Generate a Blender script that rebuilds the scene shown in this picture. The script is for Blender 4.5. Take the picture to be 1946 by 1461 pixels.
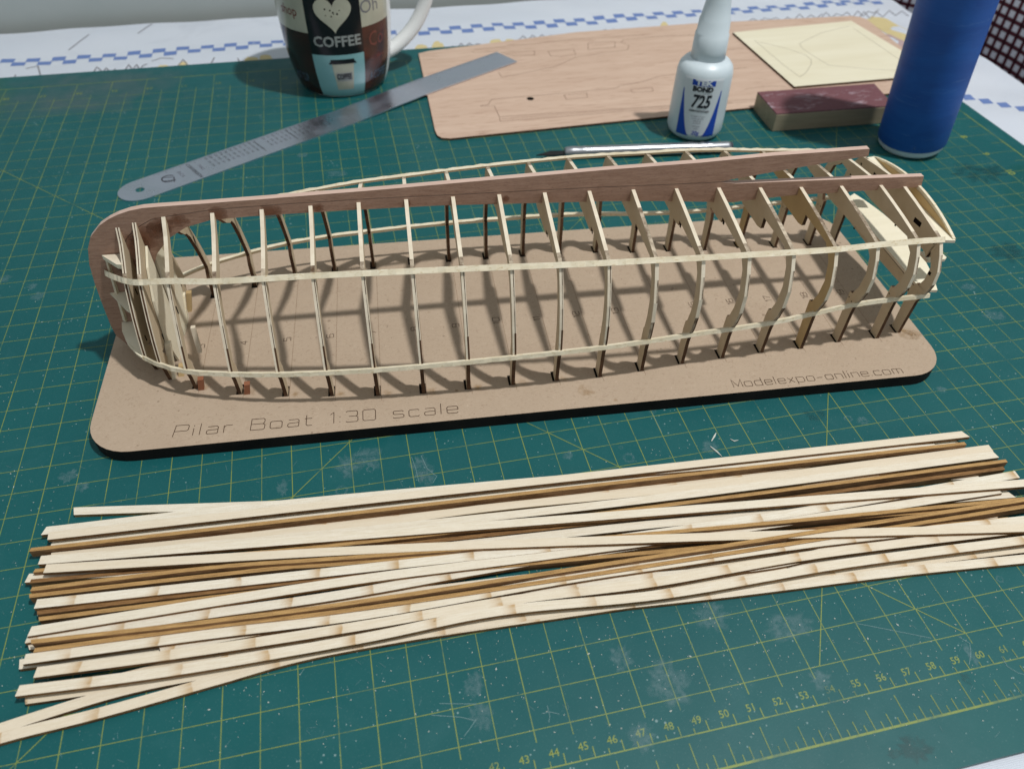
import bpy, bmesh, math, random
from mathutils import Vector, Matrix
random.seed(7)
S = 0.01                      # every coordinate below is in centimetres
scene = bpy.context.scene
for o in list(bpy.data.objects): bpy.data.objects.remove(o)

# ------------------------------------------------------------------ camera
RR = ((0.9754711, -0.21932032, 0.01883437), (-0.14262501, -0.69488211, -0.70483825), (0.16767302, 0.68486309, -0.70911798))
CAM = Vector((-3.36372854, -9.39062914, 26.35971855))
cd = bpy.data.cameras.new('camera'); cam = bpy.data.objects.new('camera', cd); scene.collection.objects.link(cam)
rt, dn, fw = Vector(RR[0]), Vector(RR[1]), Vector(RR[2])
m = Matrix((( rt.x, -dn.x, -fw.x, CAM.x*S), (rt.y, -dn.y, -fw.y, CAM.y*S), (rt.z, -dn.z, -fw.z, CAM.z*S), (0, 0, 0, 1)))
cam.matrix_world = m
cd.sensor_width = 36; cd.lens = 1457.4/1946*36; cd.clip_start = 0.01; cd.clip_end = 50
cd.dof.use_dof = True; cd.dof.focus_distance = 0.335; cd.dof.aperture_fstop = 12.5
scene.camera = cam
# ------------------------------------------------------------------ world, lamp, exposure
w = bpy.data.worlds.new('World'); scene.world = w; w.use_nodes = True
bg = w.node_tree.nodes['Background']; bg.inputs[0].default_value = (0.93, 0.98, 1.0, 1); bg.inputs[1].default_value = 0.40
ld = bpy.data.lights.new('room_lamp', 'POINT'); ld.energy = 170; ld.shadow_soft_size = 0.045; ld.color = (1.0, 0.985, 0.955)
lo = bpy.data.objects.new('room_lamp', ld); lo.location = (77.9*S, -12*S, 210*S); scene.collection.objects.link(lo)
scene.view_settings.view_transform = 'Standard'; scene.view_settings.look = 'None'
scene.view_settings.exposure = 0; scene.view_settings.gamma = 1
scene.render.engine = 'CYCLES'

# ------------------------------------------------------------------ materials
def lin(r, g, b):
    f = lambda c: (c/255/12.92) if c <= 10 else ((c/255+0.055)/1.055)**2.4
    return (f(r), f(g), f(b), 1)
class NT:
    def __init__(s, name, rough=0.6, spec=0.5, metal=0.0):
        s.m = bpy.data.materials.new(name); s.m.use_nodes = True; s.t = s.m.node_tree
        s.b = s.t.nodes['Principled BSDF']; s.b.inputs['Roughness'].default_value = rough
        s.b.inputs['Specular IOR Level'].default_value = spec; s.b.inputs['Metallic'].default_value = metal
    def n(s, typ, **kw):
        x = s.t.nodes.new(typ)
        for k, v in kw.items(): setattr(x, k, v)
        return x
    def l(s, a, b): s.t.links.new(a, b)
    def coord(s, which='Object', scale=(1, 1, 1), rnd=False):
        tc = s.n('ShaderNodeTexCoord'); mp = s.n('ShaderNodeMapping'); mp.inputs['Scale'].default_value = scale
        s.l(tc.outputs[which], mp.inputs['Vector'])
        if rnd:
            oi = s.n('ShaderNodeObjectInfo'); mu = s.n('ShaderNodeMath', operation='MULTIPLY'); mu.inputs[1].default_value = 37.0
            s.l(oi.outputs['Random'], mu.inputs[0]); cb = s.n('ShaderNodeCombineXYZ')
            for i in range(3): s.l(mu.outputs[0], cb.inputs[i])
            s.l(cb.outputs[0], mp.inputs['Location'])
        return mp.outputs[0]
    def noise(s, vec, scale, detail=4, rough=0.6, dist=0):
        x = s.n('ShaderNodeTexNoise'); x.inputs['Scale'].default_value = scale; x.inputs['Detail'].default_value = detail
        x.inputs['Roughness'].default_value = rough; x.inputs['Distortion'].default_value = dist; s.l(vec, x.inputs['Vector'])
        return x.outputs['Fac']
    def ramp(s, fac, stops):
        x = s.n('ShaderNodeValToRGB'); cr = x.color_ramp
        while len(cr.elements) < len(stops): cr.elements.new(0.5)
        for e, (p, c) in zip(cr.elements, stops):
            e.position = p; e.color = c if len(c) == 4 else (*c, 1)
        s.l(fac, x.inputs[0]); return x.outputs[0]
    def mix(s, fac, a, b, mode='MIX'):
        x = s.n('ShaderNodeMix', data_type='RGBA', blend_type=mode)
        if isinstance(fac, (int, float)): x.inputs[0].default_value = fac
        else: s.l(fac, x.inputs[0])
        for i, v in ((6, a), (7, b)):
            if isinstance(v, tuple): x.inputs[i].default_value = v
            else: s.l(v, x.inputs[i])
        return x.outputs[2]
    def math(s, op, a, b=None, c=None):
        x = s.n('ShaderNodeMath', operation=op)
        for i, v in enumerate((a, b, c)):
            if v is None: continue
            if isinstance(v, (int, float)): x.inputs[i].default_value = v
            else: s.l(v, x.inputs[i])
        return x.outputs[0]
    def bump(s, h, strength=0.3, dist=0.0002):
        x = s.n('ShaderNodeBump'); x.inputs['Strength'].default_value = strength; x.inputs['Distance'].default_value = dist
        s.l(h, x.inputs['Height']); s.l(x.outputs[0], s.b.inputs['Normal'])
    def col(s, c):
        if isinstance(c, tuple): s.b.inputs['Base Color'].default_value = c
        else: s.l(c, s.b.inputs['Base Color'])
    def rough(s, c): s.l(c, s.b.inputs['Roughness'])
W1 = (1, 1, 1, 1); K0 = (0, 0, 0, 1)
def flat(name, c, rough=0.6, spec=0.4, metal=0):
    a = NT(name, rough, spec, metal); v = a.coord('Object'); f = a.noise(v, 300, 3)
    a.col(a.mix(a.math('MULTIPLY', f, 0.25), c, (c[0]*0.6, c[1]*0.6, c[2]*0.6, 1))); return a.m

def mat_green():
    a = NT('mat_vinyl', 0.45, 0.24); v = a.coord('Object')
    base = a.mix(a.noise(v, 9, 5, 0.65), (0.0045, 0.068, 0.077, 1), (0.0095, 0.108, 0.110, 1))
    # cloudy dusty wear
    haze = a.ramp(a.noise(v, 22, 6, 0.7, 0.6), [(0.56, K0), (0.80, (0.22, 0.22, 0.22, 1))])
    c = a.mix(haze, base, (0.06, 0.17, 0.185, 1))
    fine = a.ramp(a.noise(v, 1500, 2, 0.6), [(0.62, K0), (0.74, (0.25, 0.25, 0.25, 1))])
    c = a.mix(fine, c, (0.16, 0.27, 0.27, 1))
    vor = a.n('ShaderNodeTexVoronoi'); vor.inputs['Scale'].default_value = 330; a.l(v, vor.inputs['Vector'])
    big = a.noise(v, 35, 3)
    thr = a.math('MULTIPLY', a.math('SUBTRACT', big, 0.40), 0.55)
    spk = a.math('LESS_THAN', vor.outputs['Distance'], thr)
    c = a.mix(a.math('MULTIPLY', spk, 0.42), c, (0.38, 0.50, 0.50, 1))
    # one grey-brown worn patch at the far left corner and yellowish one at the edge
    sx = a.n('ShaderNodeSeparateXYZ'); a.l(v, sx.inputs[0])
    dx = a.math('MULTIPLY', a.math('SUBTRACT', sx.outputs[0], -0.225), 7.5); dy = a.math('MULTIPLY', a.math('SUBTRACT', sx.outputs[1], 0.530), 13)
    dd = a.math('ADD', a.math('MULTIPLY', dx, dx), a.math('MULTIPLY', dy, dy))
    dd = a.math('ADD', dd, a.math('MULTIPLY', a.noise(v, 30, 4), 1.2))
    patch = a.ramp(dd, [(0.45, (0.62, 0.62, 0.62, 1)), (1.0, K0)])
    c = a.mix(patch, c, (0.07, 0.095, 0.10, 1))
    dx = a.math('MULTIPLY', a.math('SUBTRACT', sx.outputs[0], -0.325), 14); dy = a.math('MULTIPLY', a.math('SUBTRACT', sx.outputs[1], 0.515), 9)
    dd = a.math('ADD', a.math('ADD', a.math('MULTIPLY', dx, dx), a.math('MULTIPLY', dy, dy)), a.math('MULTIPLY', a.noise(v, 40, 4), 0.6))
    c = a.mix(a.ramp(dd, [(0.4, (0.5, 0.5, 0.5, 1)), (0.95, K0)]), c, (0.05, 0.11, 0.035, 1))
    # dark damp patch at right
    dx = a.math('MULTIPLY', a.math('SUBTRACT', sx.outputs[0], 0.445), 11); dy = a.math('MULTIPLY', a.math('SUBTRACT', sx.outputs[1], 0.245), 12)
    dd = a.math('ADD', a.math('ADD', a.math('MULTIPLY', dx, dx), a.math('MULTIPLY', dy, dy)), a.math('MULTIPLY', a.noise(v, 30, 3), 0.9))
    c = a.mix(a.ramp(dd, [(0.75, (0.6, 0.6, 0.6, 1)), (0.95, K0)]), c, (0.004, 0.075, 0.065, 1))
    a.col(c); a.rough(a.ramp(a.noise(v, 60, 4), [(0.3, (0.36,)*3), (0.7, (0.52,)*3)]))
    a.bump(a.noise(v, 1800, 3), 0.25, 0.0001); return a.m
def mat_print():
    a = NT('yellow_print', 0.5, 0.4); v = a.coord('Object')
    f = a.ramp(a.noise(v, 45, 5, 0.75), [(0.34, (0.92,)*3), (0.50, (0.18,)*3)])
    g = a.ramp(a.noise(v, 900, 2), [(0.35, K0), (0.6, (0.35,)*3)])
    a.col(a.mix(a.math('MAXIMUM', f, g), (0.23, 0.285, 0.045, 1), (0.010, 0.09, 0.095, 1))); return a.m
def wood(name, c1, c2, along=(1.2, 40, 40), rough=0.62, rnd=True, which='Object', dark=None, bumps=0.25, sc=22, lo=0.3, hi=0.72):
    a = NT(name, rough, 0.3); v = a.coord(which, along, rnd)
    f = a.noise(v, sc, 6, 0.65, 0.4)
    c = a.mix(a.ramp(f, [(lo, K0), (hi, W1)]), c1, c2)
    f2 = a.noise(v, sc*4.5, 3, 0.6)
    if dark:
        c = a.mix(a.ramp(f2, [(0.57, K0), (0.68, (0.6,)*3)]), c, dark)
    a.bump(f2, bumps, 0.0002)
    return a, c
def basswood_strip(name, bands):
    a, c = wood(name, (0.79, 0.745, 0.64, 1), (0.66, 0.585, 0.45, 1), (0.35, 16, 12), rnd=True, which='UV', sc=3.0, dark=(0.40, 0.30, 0.20, 1), bumps=0.3, lo=0.42, hi=0.62)
    oi = a.n('ShaderNodeObjectInfo')
    c = a.mix(a.math('MULTIPLY', a.math('POWER', oi.outputs['Random'], 1.5), 0.55), c, (0.64, 0.52, 0.36, 1))
    if bands:
        uv = a.n('ShaderNodeTexCoord'); sp = a.n('ShaderNodeSeparateXYZ'); a.l(uv.outputs['UV'], sp.inputs[0])
        sh = a.math('ADD', sp.outputs[0], a.math('MULTIPLY', oi.outputs['Random'], 23.0))
        cv = a.coord('UV', (0.25, 0.9, 1), True)
        sh = a.math('ADD', sh, a.math('MULTIPLY', a.noise(cv, 1.5, 2), 0.25))
        q = a.math('FRACT', a.math('DIVIDE', sh, 2.95))
        band = a.ramp(q, [(0.0, (0.0,)*3), (0.34, K0), (0.42, (0.28,)*3), (0.485, (0.70,)*3), (0.512, (0.80,)*3), (0.530, (0.12,)*3), (0.66, K0)])
        k = a.math('MULTIPLY', band, a.ramp(a.noise(a.coord('UV', (0.5, 2.2, 1), True), 1.2, 4), [(0.3, (0.3,)*3), (0.6, W1)]))
        c = a.mix(k, c, (0.42, 0.235, 0.065, 1))
        sp2 = a.math('MULTIPLY', a.ramp(q, [(0.47, K0), (0.50, W1), (0.53, K0)]), a.ramp(a.noise(a.coord('UV', (1, 3, 1), True), 2.5, 3), [(0.60, K0), (0.72, (0.7,)*3)]))
        c = a.mix(sp2, c, (0.12, 0.06, 0.02, 1))
    a.col(c); return a.m
def burnt(name, c1, c2, sc=3.0, along=(0.35, 6, 6), which='UV'):
    a = NT(name, 0.75, 0.2); v = a.coord(which, along, True); f = a.noise(v, sc, 6, 0.7)
    a.col(a.mix(a.ramp(f, [(0.35, K0), (0.65, W1)]), c1, c2)); return a.m
def plain_wood(name, c1, c2, along=(1.2, 40, 40), which='Object', sc=22, dark=None, bumps=0.25, rough=0.62):
    a, c = wood(name, c1, c2, along, rough, True, which, dark, bumps, sc); a.col(c); return a.m
def mdf():
    a = NT('mdf', 0.8, 0.2); v = a.coord('Object')
    c = a.mix(a.noise(v, 28, 5, 0.6), (0.375, 0.288, 0.210, 1), (0.445, 0.350, 0.262, 1))
    f = a.noise(a.coord('Object', (1, 1.4, 1)), 520, 4, 0.7, 1.6)
    c = a.mix(a.ramp(f, [(0.30, (0.6,)*3), (0.45, K0)]), c, (0.24, 0.165, 0.11, 1))
    c = a.mix(a.ramp(f, [(0.60, K0), (0.76, (0.5,)*3)]), c, (0.64, 0.52, 0.40, 1))
    vor = a.n('ShaderNodeTexVoronoi'); vor.inputs['Scale'].default_value = 240; a.l(v, vor.inputs['Vector'])
    s1 = a.math('LESS_THAN', vor.outputs['Distance'], a.math('MULTIPLY', a.math('SUBTRACT', a.noise(v, 60, 2), 0.52), 0.9))
    c = a.mix(a.math('MULTIPLY', s1, 0.5), c, (0.15, 0.10, 0.065, 1))
    a.col(c); a.bump(f, 0.15, 0.0001); return a.m
def decal(name, c, amount, nsc=120, rough=0.4, lo=0.34, hi=0.66):
    a = NT(name, rough, 0.5); v = a.coord('Object')
    a.col(c)
    f = a.ramp(a.noise(v, nsc, 5, 0.7), [(lo, K0), (hi, (amount,)*3)])
    uv = a.n('ShaderNodeTexCoord'); sp = a.n('ShaderNodeSeparateXYZ'); a.l(uv.outputs['UV'], sp.inputs[0])
    edge = a.ramp(sp.outputs[0], [(0.0, W1), (1.0, K0)])
    a.l(a.math('MULTIPLY', f, edge), a.b.inputs['Alpha']); return a.m
def steel():
    a = NT('brushed_steel', 0.33, 0.5, 1.0); v = a.coord('Object', (2, 90, 1))
    f = a.noise(v, 20, 4); g = a.noise(a.coord('Object'), 45, 4, 0.6)
    a.col(a.mix(g, (0.82, 0.86, 0.97, 1), (0.60, 0.64, 0.75, 1)))
    a.rough(a.ramp(g, [(0.3, (0.24,)*3), (0.7, (0.42,)*3)])); a.bump(f, 0.08, 0.0001); return a.m
def cloth():
    a = NT('tablecloth', 0.5, 0.5); v = a.coord('Object')
    c = a.mix(a.noise(v, 12, 4), (0.60, 0.66, 0.76, 1), (0.68, 0.72, 0.79, 1))
    ct = a.ramp(a.noise(a.coord('Object', (1, 1.6, 1)), 9, 5, 0.6, 1.2), [(0.60, K0), (0.72, (0.30,)*3)])
    c = a.mix(ct, c, (0.42, 0.46, 0.54, 1)); a.col(c)
    wv = a.n('ShaderNodeTexWave'); wv.inputs['Scale'].default_value = 500; a.l(v, wv.inputs['Vector'])
    wv2 = a.n('ShaderNodeTexWave', bands_direction='Y'); wv2.inputs['Scale'].default_value = 500; a.l(v, wv2.inputs['Vector'])
    a.bump(a.math('ADD', a.math('MULTIPLY', wv.outputs['Fac'], wv2.outputs['Fac']), a.math('MULTIPLY', a.noise(v, 35, 4, 0.6, 0.5), 3)), 0.5, 0.0006)
    a.b.inputs['Coat Weight'].default_value = 0.25; a.b.inputs['Coat Roughness'].default_value = 0.25; return a.m
def gingham():
    a = NT('gingham', 0.85, 0.2); uv = a.n('ShaderNodeTexCoord'); sp = a.n('ShaderNodeSeparateXYZ'); a.l(uv.outputs['UV'], sp.inputs[0])
    def st(o):
        x = a.math('ABSOLUTE', a.math('SUBTRACT', a.math('FRACT', o), 0.5)); return a.ramp(x, [(0.15, K0), (0.24, W1)])
    m_ = a.math('MULTIPLY', st(sp.outputs[0]), st(sp.outputs[1])); s_ = a.math('ADD', st(sp.outputs[0]), st(sp.outputs[1]))
    c = a.mix(a.math('MULTIPLY', s_, 0.5), (0.035, 0.007, 0.013, 1), (0.13, 0.028, 0.042, 1))
    a.col(a.mix(m_, c, (0.62, 0.63, 0.70, 1))); return a.m
def sandpaper():
    a = NT('red_sandpaper', 0.75, 0.35); v = a.coord('Object')
    c = a.mix(a.noise(v, 700, 2), (0.115, 0.042, 0.052, 1), (0.18, 0.078, 0.088, 1))
    f = a.ramp(a.noise(a.coord('Object', (0.5, 1.4, 1)), 95, 6, 0.72, 0.6), [(0.56, K0), (0.74, (0.75,)*3)])
    a.col(a.mix(f, c, (0.50, 0.42, 0.47, 1))); a.bump(a.noise(v, 1200, 2), 0.4, 0.0002); return a.m
def bluegrip():
    a = NT('blue_sleeve', 0.55, 0.45); v = a.coord('Object')
    f = a.noise(a.coord('Object', (1, 1, 3.2)), 26, 5, 0.6, 0.8); c = a.mix(f, (0.005, 0.045, 0.24, 1), (0.014, 0.115, 0.44, 1))
    ln = a.noise(a.coord('Object', (0.35, 0.35, 9)), 60, 3, 0.5, 1.5)
    c = a.mix(a.ramp(ln, [(0.66, K0), (0.70, (0.35,)*3), (0.74, K0)]), c, (0.10, 0.22, 0.46, 1))
    a.col(c); a.bump(a.noise(v, 900, 3), 0.35, 0.0002); return a.m
def ceramic(name, c1, c2=None, rough=0.18, sc=60):
    a = NT(name, rough, 0.5); v = a.coord('Object'); a.col(a.mix(a.ramp(a.noise(v, sc, 5), [(0.4, K0), (0.7, W1)]), c1, c2 or c1)); return a.m
def plastic_white():
    a = NT('translucent_plastic', 0.38, 0.5); v = a.coord('Object'); a.col(a.mix(a.noise(v, 30, 3), (0.55, 0.64, 0.69, 1), (0.66, 0.75, 0.80, 1)))
    a.b.inputs['Subsurface Weight'].default_value = 0.35; a.b.inputs['Subsurface Radius'].default_value = (1, 1, 1)
    a.b.inputs['Subsurface Scale'].default_value = 0.008; return a.m
def wallm():
    a = NT('plaster', 0.85, 0.2); v = a.coord('Object')
    c = a.mix(a.noise(v, 14, 5, 0.6), (0.36, 0.41, 0.41, 1), (0.44, 0.48, 0.48, 1))
    c = a.mix(a.ramp(a.noise(v, 60, 4), [(0.68, K0), (0.8, (0.3,)*3)]), c, (0.2, 0.22, 0.22, 1)); a.col(c); return a.m

M = dict(
 mat=mat_green(), prnt=mat_print(), mdf=mdf(),
 mdf_edge=burnt('charred_mdf_edge', (0.0035, 0.003, 0.003, 1), (0.012, 0.010, 0.009, 1), 40, (1, 1, 1), 'Object'),
 engr=flat('engraving', (0.055, 0.028, 0.014, 1), 0.8, 0.1),
 line=flat('scribe_line', (0.20, 0.125, 0.075, 1), 0.8, 0.1),
 rib=plain_wood('plywood_face', (0.56, 0.465, 0.33, 1), (0.47, 0.375, 0.25, 1), (5, 5, 5), sc=9, bumps=0.08),
 ribg=plain_wood('glue_tinted_face', (0.50, 0.36, 0.18, 1), (0.42, 0.30, 0.15, 1), (5, 5, 5), sc=12, bumps=0.08),
 edge=burnt('sanded_edge', (0.62, 0.54, 0.42, 1), (0.74, 0.67, 0.54, 1), 130, (1, 1, 1), 'Object'),
 edged=burnt('half_charred_edge', (0.10, 0.06, 0.035, 1), (0.55, 0.47, 0.36, 1), 190, (1, 1, 1), 'Object'),
 char=burnt('charred_edge', (0.045, 0.022, 0.012, 1), (0.12, 0.065, 0.035, 1), 150, (1, 1, 1), 'Object'),
 keel=plain_wood('mahogany', (0.42, 0.27, 0.20, 1), (0.28, 0.165, 0.115, 1), (1.6, 9, 16), sc=70, dark=(0.12, 0.06, 0.04, 1)),
 keeld=plain_wood('mahogany_glue_stain', (0.24, 0.095, 0.05, 1), (0.16, 0.06, 0.035, 1), (1, 9, 14), sc=60),
 keelt=plain_wood('mahogany_sanded_edge', (0.58, 0.43, 0.36, 1), (0.48, 0.34, 0.28, 1), (1, 9, 9), sc=60),
 strg=plain_wood('stringer_wood', (0.78, 0.72, 0.57, 1), (0.62, 0.54, 0.38, 1), (3, 9, 9), sc=30, bumps=0.5, dark=(0.48, 0.36, 0.19, 1)),
 bass=plain_wood('basswood_sheet', (0.80, 0.75, 0.60, 1), (0.72, 0.66, 0.50, 1), (1, 8, 8), sc=12, bumps=0.1),
 s1=basswood_strip('basswood_strip', False), s2=basswood_strip('node_marked_strip', True),
 sed=burnt('scorched_strip_side', (0.09, 0.038, 0.014, 1), (0.34, 0.19, 0.075, 1), 2.2, (0.8, 9, 9)),
 sed3=burnt('shaded_scorched_face', (0.14, 0.068, 0.028, 1), (0.34, 0.20, 0.10, 1), 2.0, (0.5, 6, 6)),  # wide faces of on-edge strips: scorch, with shade between strips painted in
 sed2=burnt('brown_strip_side', (0.11, 0.045, 0.015, 1), (0.66, 0.42, 0.17, 1), 2.6, (0.45, 18, 14)),
 steel=steel(), ink=flat('black_ink', (0.035, 0.035, 0.05, 1), 0.5, 0.4), inkf=flat('faded_ink', (0.12, 0.12, 0.16, 1), 0.5, 0.4), steeld=flat('stained_steel', (0.09, 0.10, 0.135, 1), 0.36, 0.5, 0.85),
 cherry=plain_wood('cherry_sheet', (0.58, 0.43, 0.335, 1), (0.49, 0.345, 0.262, 1), (0.9, 9, 9), sc=14, dark=(0.34, 0.21, 0.145, 1), bumps=0.1),
 ply=plain_wood('birch_sheet', (0.74, 0.70, 0.55, 1), (0.67, 0.62, 0.46, 1), (0.8, 7, 7), sc=10, bumps=0.05),
 cut=flat('laser_cut_line', (0.13, 0.065, 0.04, 1), 0.8, 0.1), cut2=flat('faint_cut_line', (0.40, 0.36, 0.27, 1), 0.8, 0.1),
 cloth=cloth(), blu=flat('blue_check_print', (0.13, 0.21, 0.46, 1), 0.55), yel=flat('yellow_print_shape', (0.62, 0.52, 0.27, 1), 0.55), gry=flat('grey_print_line', (0.22, 0.22, 0.25, 1), 0.6), pur=flat('mauve_print', (0.45, 0.33, 0.33, 1), 0.6),
 ging=gingham(), sand=sandpaper(), bamboo=plain_wood('sanding_block_wood', (0.33, 0.285, 0.20, 1), (0.23, 0.195, 0.13, 1), (1, 6, 6), sc=18),
 blue=bluegrip(), pw=plastic_white(), wall=wallm(), whitecer=ceramic('white_ceramic', (0.72, 0.74, 0.74, 1)),
 mcream=ceramic('mug_cream', (0.44, 0.44, 0.35, 1), (0.36, 0.36, 0.29, 1)), mblack=ceramic('mug_black', (0.008, 0.007, 0.009, 1)),
 mbrown=ceramic('mug_dark_brown', (0.020, 0.008, 0.006, 1), (0.035, 0.012, 0.008, 1)), mbrown2=ceramic('mug_red_brown', (0.035, 0.012, 0.009, 1), (0.085, 0.022, 0.013, 1), 0.18, 90),
 mteal=ceramic('mug_teal', (0.20, 0.40, 0.42, 1), (0.23, 0.44, 0.46, 1)), mgrey=ceramic('mug_grey_letter', (0.28, 0.30, 0.29, 1)), mred=ceramic('mug_rust_letter', (0.16, 0.04, 0.03, 1)), mblue=ceramic('mug_blue_letter', (0.06, 0.09, 0.13, 1)),
 lwhite=ceramic('label_white', (0.64, 0.70, 0.75, 1), rough=0.4), lblue=ceramic('label_blue', (0.01, 0.06, 0.42, 1), rough=0.4), lgrey=ceramic('label_small_text', (0.20, 0.22, 0.26, 1), rough=0.4), lblack=ceramic('label_black', (0.01, 0.012, 0.02, 1), rough=0.4),
 alu=flat('aluminium', (0.42, 0.44, 0.47, 1), 0.32, 0.5, 0.9), blade=flat('dark_blade', (0.02, 0.02, 0.022, 1), 0.35, 0.5, 0.6),
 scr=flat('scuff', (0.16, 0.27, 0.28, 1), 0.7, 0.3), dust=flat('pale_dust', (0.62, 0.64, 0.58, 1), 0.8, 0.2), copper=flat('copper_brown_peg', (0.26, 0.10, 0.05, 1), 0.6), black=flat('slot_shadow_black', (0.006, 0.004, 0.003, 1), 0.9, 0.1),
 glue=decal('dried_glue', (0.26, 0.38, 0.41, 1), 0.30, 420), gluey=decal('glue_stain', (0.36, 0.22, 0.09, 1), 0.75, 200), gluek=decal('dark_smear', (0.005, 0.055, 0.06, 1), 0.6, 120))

# ------------------------------------------------------------------ helpers
def obj(name, verts, faces, mat, parent=None, mi=None, uv=None, smooth=False):
    me = bpy.data.meshes.new(name); me.from_pydata([(v[0]*S, v[1]*S, v[2]*S) for v in verts], [], faces)
    mats = mat if isinstance(mat, (list, tuple)) else [mat]
    for x in mats: me.materials.append(x)
    if mi:
        for p, i in zip(me.polygons, mi): p.material_index = i
    if uv:
        ul = me.uv_layers.new(name='UVMap')
        for p in me.polygons:
            for li in p.loop_indices: ul.data[li].uv = uv[me.loops[li].vertex_index]
    if smooth:
        for p in me.polygons: p.use_smooth = True
    me.update(); o = bpy.data.objects.new(name, me); scene.collection.objects.link(o)
    if parent: o.parent = parent; o.matrix_parent_inverse = parent.matrix_world.inverted()
    return o
def tag(o, label=None, cat=None, group=None, kind=None):
    if label: o['label'] = label
    if cat: o['category'] = cat
    if group: o['group'] = group
    if kind: o['kind'] = kind
    return o
def thing(name, label, cat, loc, group=None):
    o = bpy.data.objects.new(name, None); scene.collection.objects.link(o); o.empty_display_size = 0.01
    o.location = (loc[0]*S, loc[1]*S, loc[2]*S); o.matrix_world = Matrix.Translation(o.location)
    return tag(o, label, cat, group)
class MB:
    def __init__(s): s.v = []; s.f = []; s.mi = []; s.uv = []
    def add(s, vs, fs, mi=0, uv=None):
        b = len(s.v); s.v += [tuple(x) for x in vs]; s.uv += (uv or [(0, 0)]*len(vs))
        for i, f in enumerate(fs):
            s.f.append([b+j for j in f]); s.mi.append(mi[i] if isinstance(mi, list) else mi)
    def box(s, c8, mi=0):   # 8 corners: bottom 0-3 ccw, top 4-7
        s.add(c8, [(3, 2, 1, 0), (4, 5, 6, 7), (0, 1, 5, 4), (1, 2, 6, 5), (2, 3, 7, 6), (3, 0, 4, 7)], mi)
    def slab(s, poly, z0, z1, mi_top=0, mi_side=0, F=None):
        n = len(poly); F = F or (lambda a, b, c: (a, b, c))
        s.add([F(x, y, z1) for x, y in poly], [tuple(range(n))], mi_top)
        s.add([F(x, y, z0) for x, y in poly], [tuple(reversed(range(n)))], mi_top)
        s.add([F(x, y, z0) for x, y in poly]+[F(x, y, z1) for x, y in poly], [(i, (i+1) % n, n+(i+1) % n, n+i) for i in range(n)], mi_side)
    def strip(s, pts, wd, z, F=None, mi=0, closed=False):   # flat ribbon in a plane
        F = F or (lambda a, b, c: (a, b, c)); n = len(pts); vs = []
        for i in range(n):
            p = Vector(pts[i]); a = Vector(pts[i-1]) if (i > 0 or closed) else p; b = Vector(pts[(i+1) % n]) if (i < n-1 or closed) else p
            d1 = (p-a).normalized() if (p-a).length > 1e-9 else None; d2 = (b-p).normalized() if (b-p).length > 1e-9 else None
            d1 = d1 or d2; d2 = d2 or d1; t = (d1+d2)
            t = t.normalized() if t.length > 1e-6 else d1
            nrm = Vector((-t.y, t.x)); k = 1/max(0.45, nrm.dot(Vector((-d1.y, d1.x))))
            vs += [F(*(p+nrm*wd/2*k), z), F(*(p-nrm*wd/2*k), z)]
        m_ = n if closed else n-1
        s.add(vs, [(2*i, 2*i+1, 2*((i+1) % n)+1, 2*((i+1) % n)) for i in range(m_)], mi)
    def tube(s, path, r, seg=10, mi=0, cap=True, ell=1.0, ref=None):
        n = len(path); P = [Vector(p) for p in path]; rs = r if isinstance(r, list) else [r]*n; vs = []
        for i in range(n):
            t = (P[min(i+1, n-1)]-P[max(i-1, 0)]).normalized(); up = Vector((0, 0, 1)) if abs(t.z) < 0.9 else Vector((0, 1, 0))
            a = ref if ref else t.cross(up).normalized(); b = a.cross(t).normalized()
            for k in range(seg):
                th = 2*math.pi*k/seg; vs.append(P[i]+a*math.cos(th)*rs[i]*ell+b*math.sin(th)*rs[i])
        fs = [(i*seg+k, i*seg+(k+1) % seg, (i+1)*seg+(k+1) % seg, (i+1)*seg+k) for i in range(n-1) for k in range(seg)]
        if cap: fs += [tuple(reversed(range(seg))), tuple(range((n-1)*seg, n*seg))]
        s.add(vs, fs, mi)
    def lathe(s, prof, c, seg=64, mi=0):
        vs = [(c[0]+r*math.cos(2*math.pi*k/seg), c[1]+r*math.sin(2*math.pi*k/seg), c[2]+h) for h, r in prof for k in range(seg)]
        n = len(prof)
        fs = [(i*seg+k, i*seg+(k+1) % seg, (i+1)*seg+(k+1) % seg, (i+1)*seg+k) for i in range(n-1) for k in range(seg)]
        fs += [tuple(reversed(range(seg)))]
        s.add(vs, fs, mi)
    def build(s, name, mat, parent=None, smooth=False, uv=False): return obj(name, s.v, s.f, mat, parent, s.mi, s.uv if uv else None, smooth)
def text2d(txt, size=1.0, extrude=0, bold=0, sx=1, shear=0, res=3):
    cu = bpy.data.curves.new('t', 'FONT'); cu.body = txt; cu.size = size; cu.align_x = 'CENTER'; cu.align_y = 'CENTER'; cu.offset = bold; cu.resolution_u = res; cu.shear = shear
    o = bpy.data.objects.new('t', cu); scene.collection.objects.link(o); dg = bpy.context.evaluated_depsgraph_get()
    me = o.evaluated_get(dg).to_mesh(); vs = [(v.co.x*sx, v.co.y) for v in me.vertices]; fs = [tuple(p.vertices) for p in me.polygons]
    o.evaluated_get(dg).to_mesh_clear(); bpy.data.objects.remove(o); bpy.data.curves.remove(cu); return vs, fs

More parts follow.
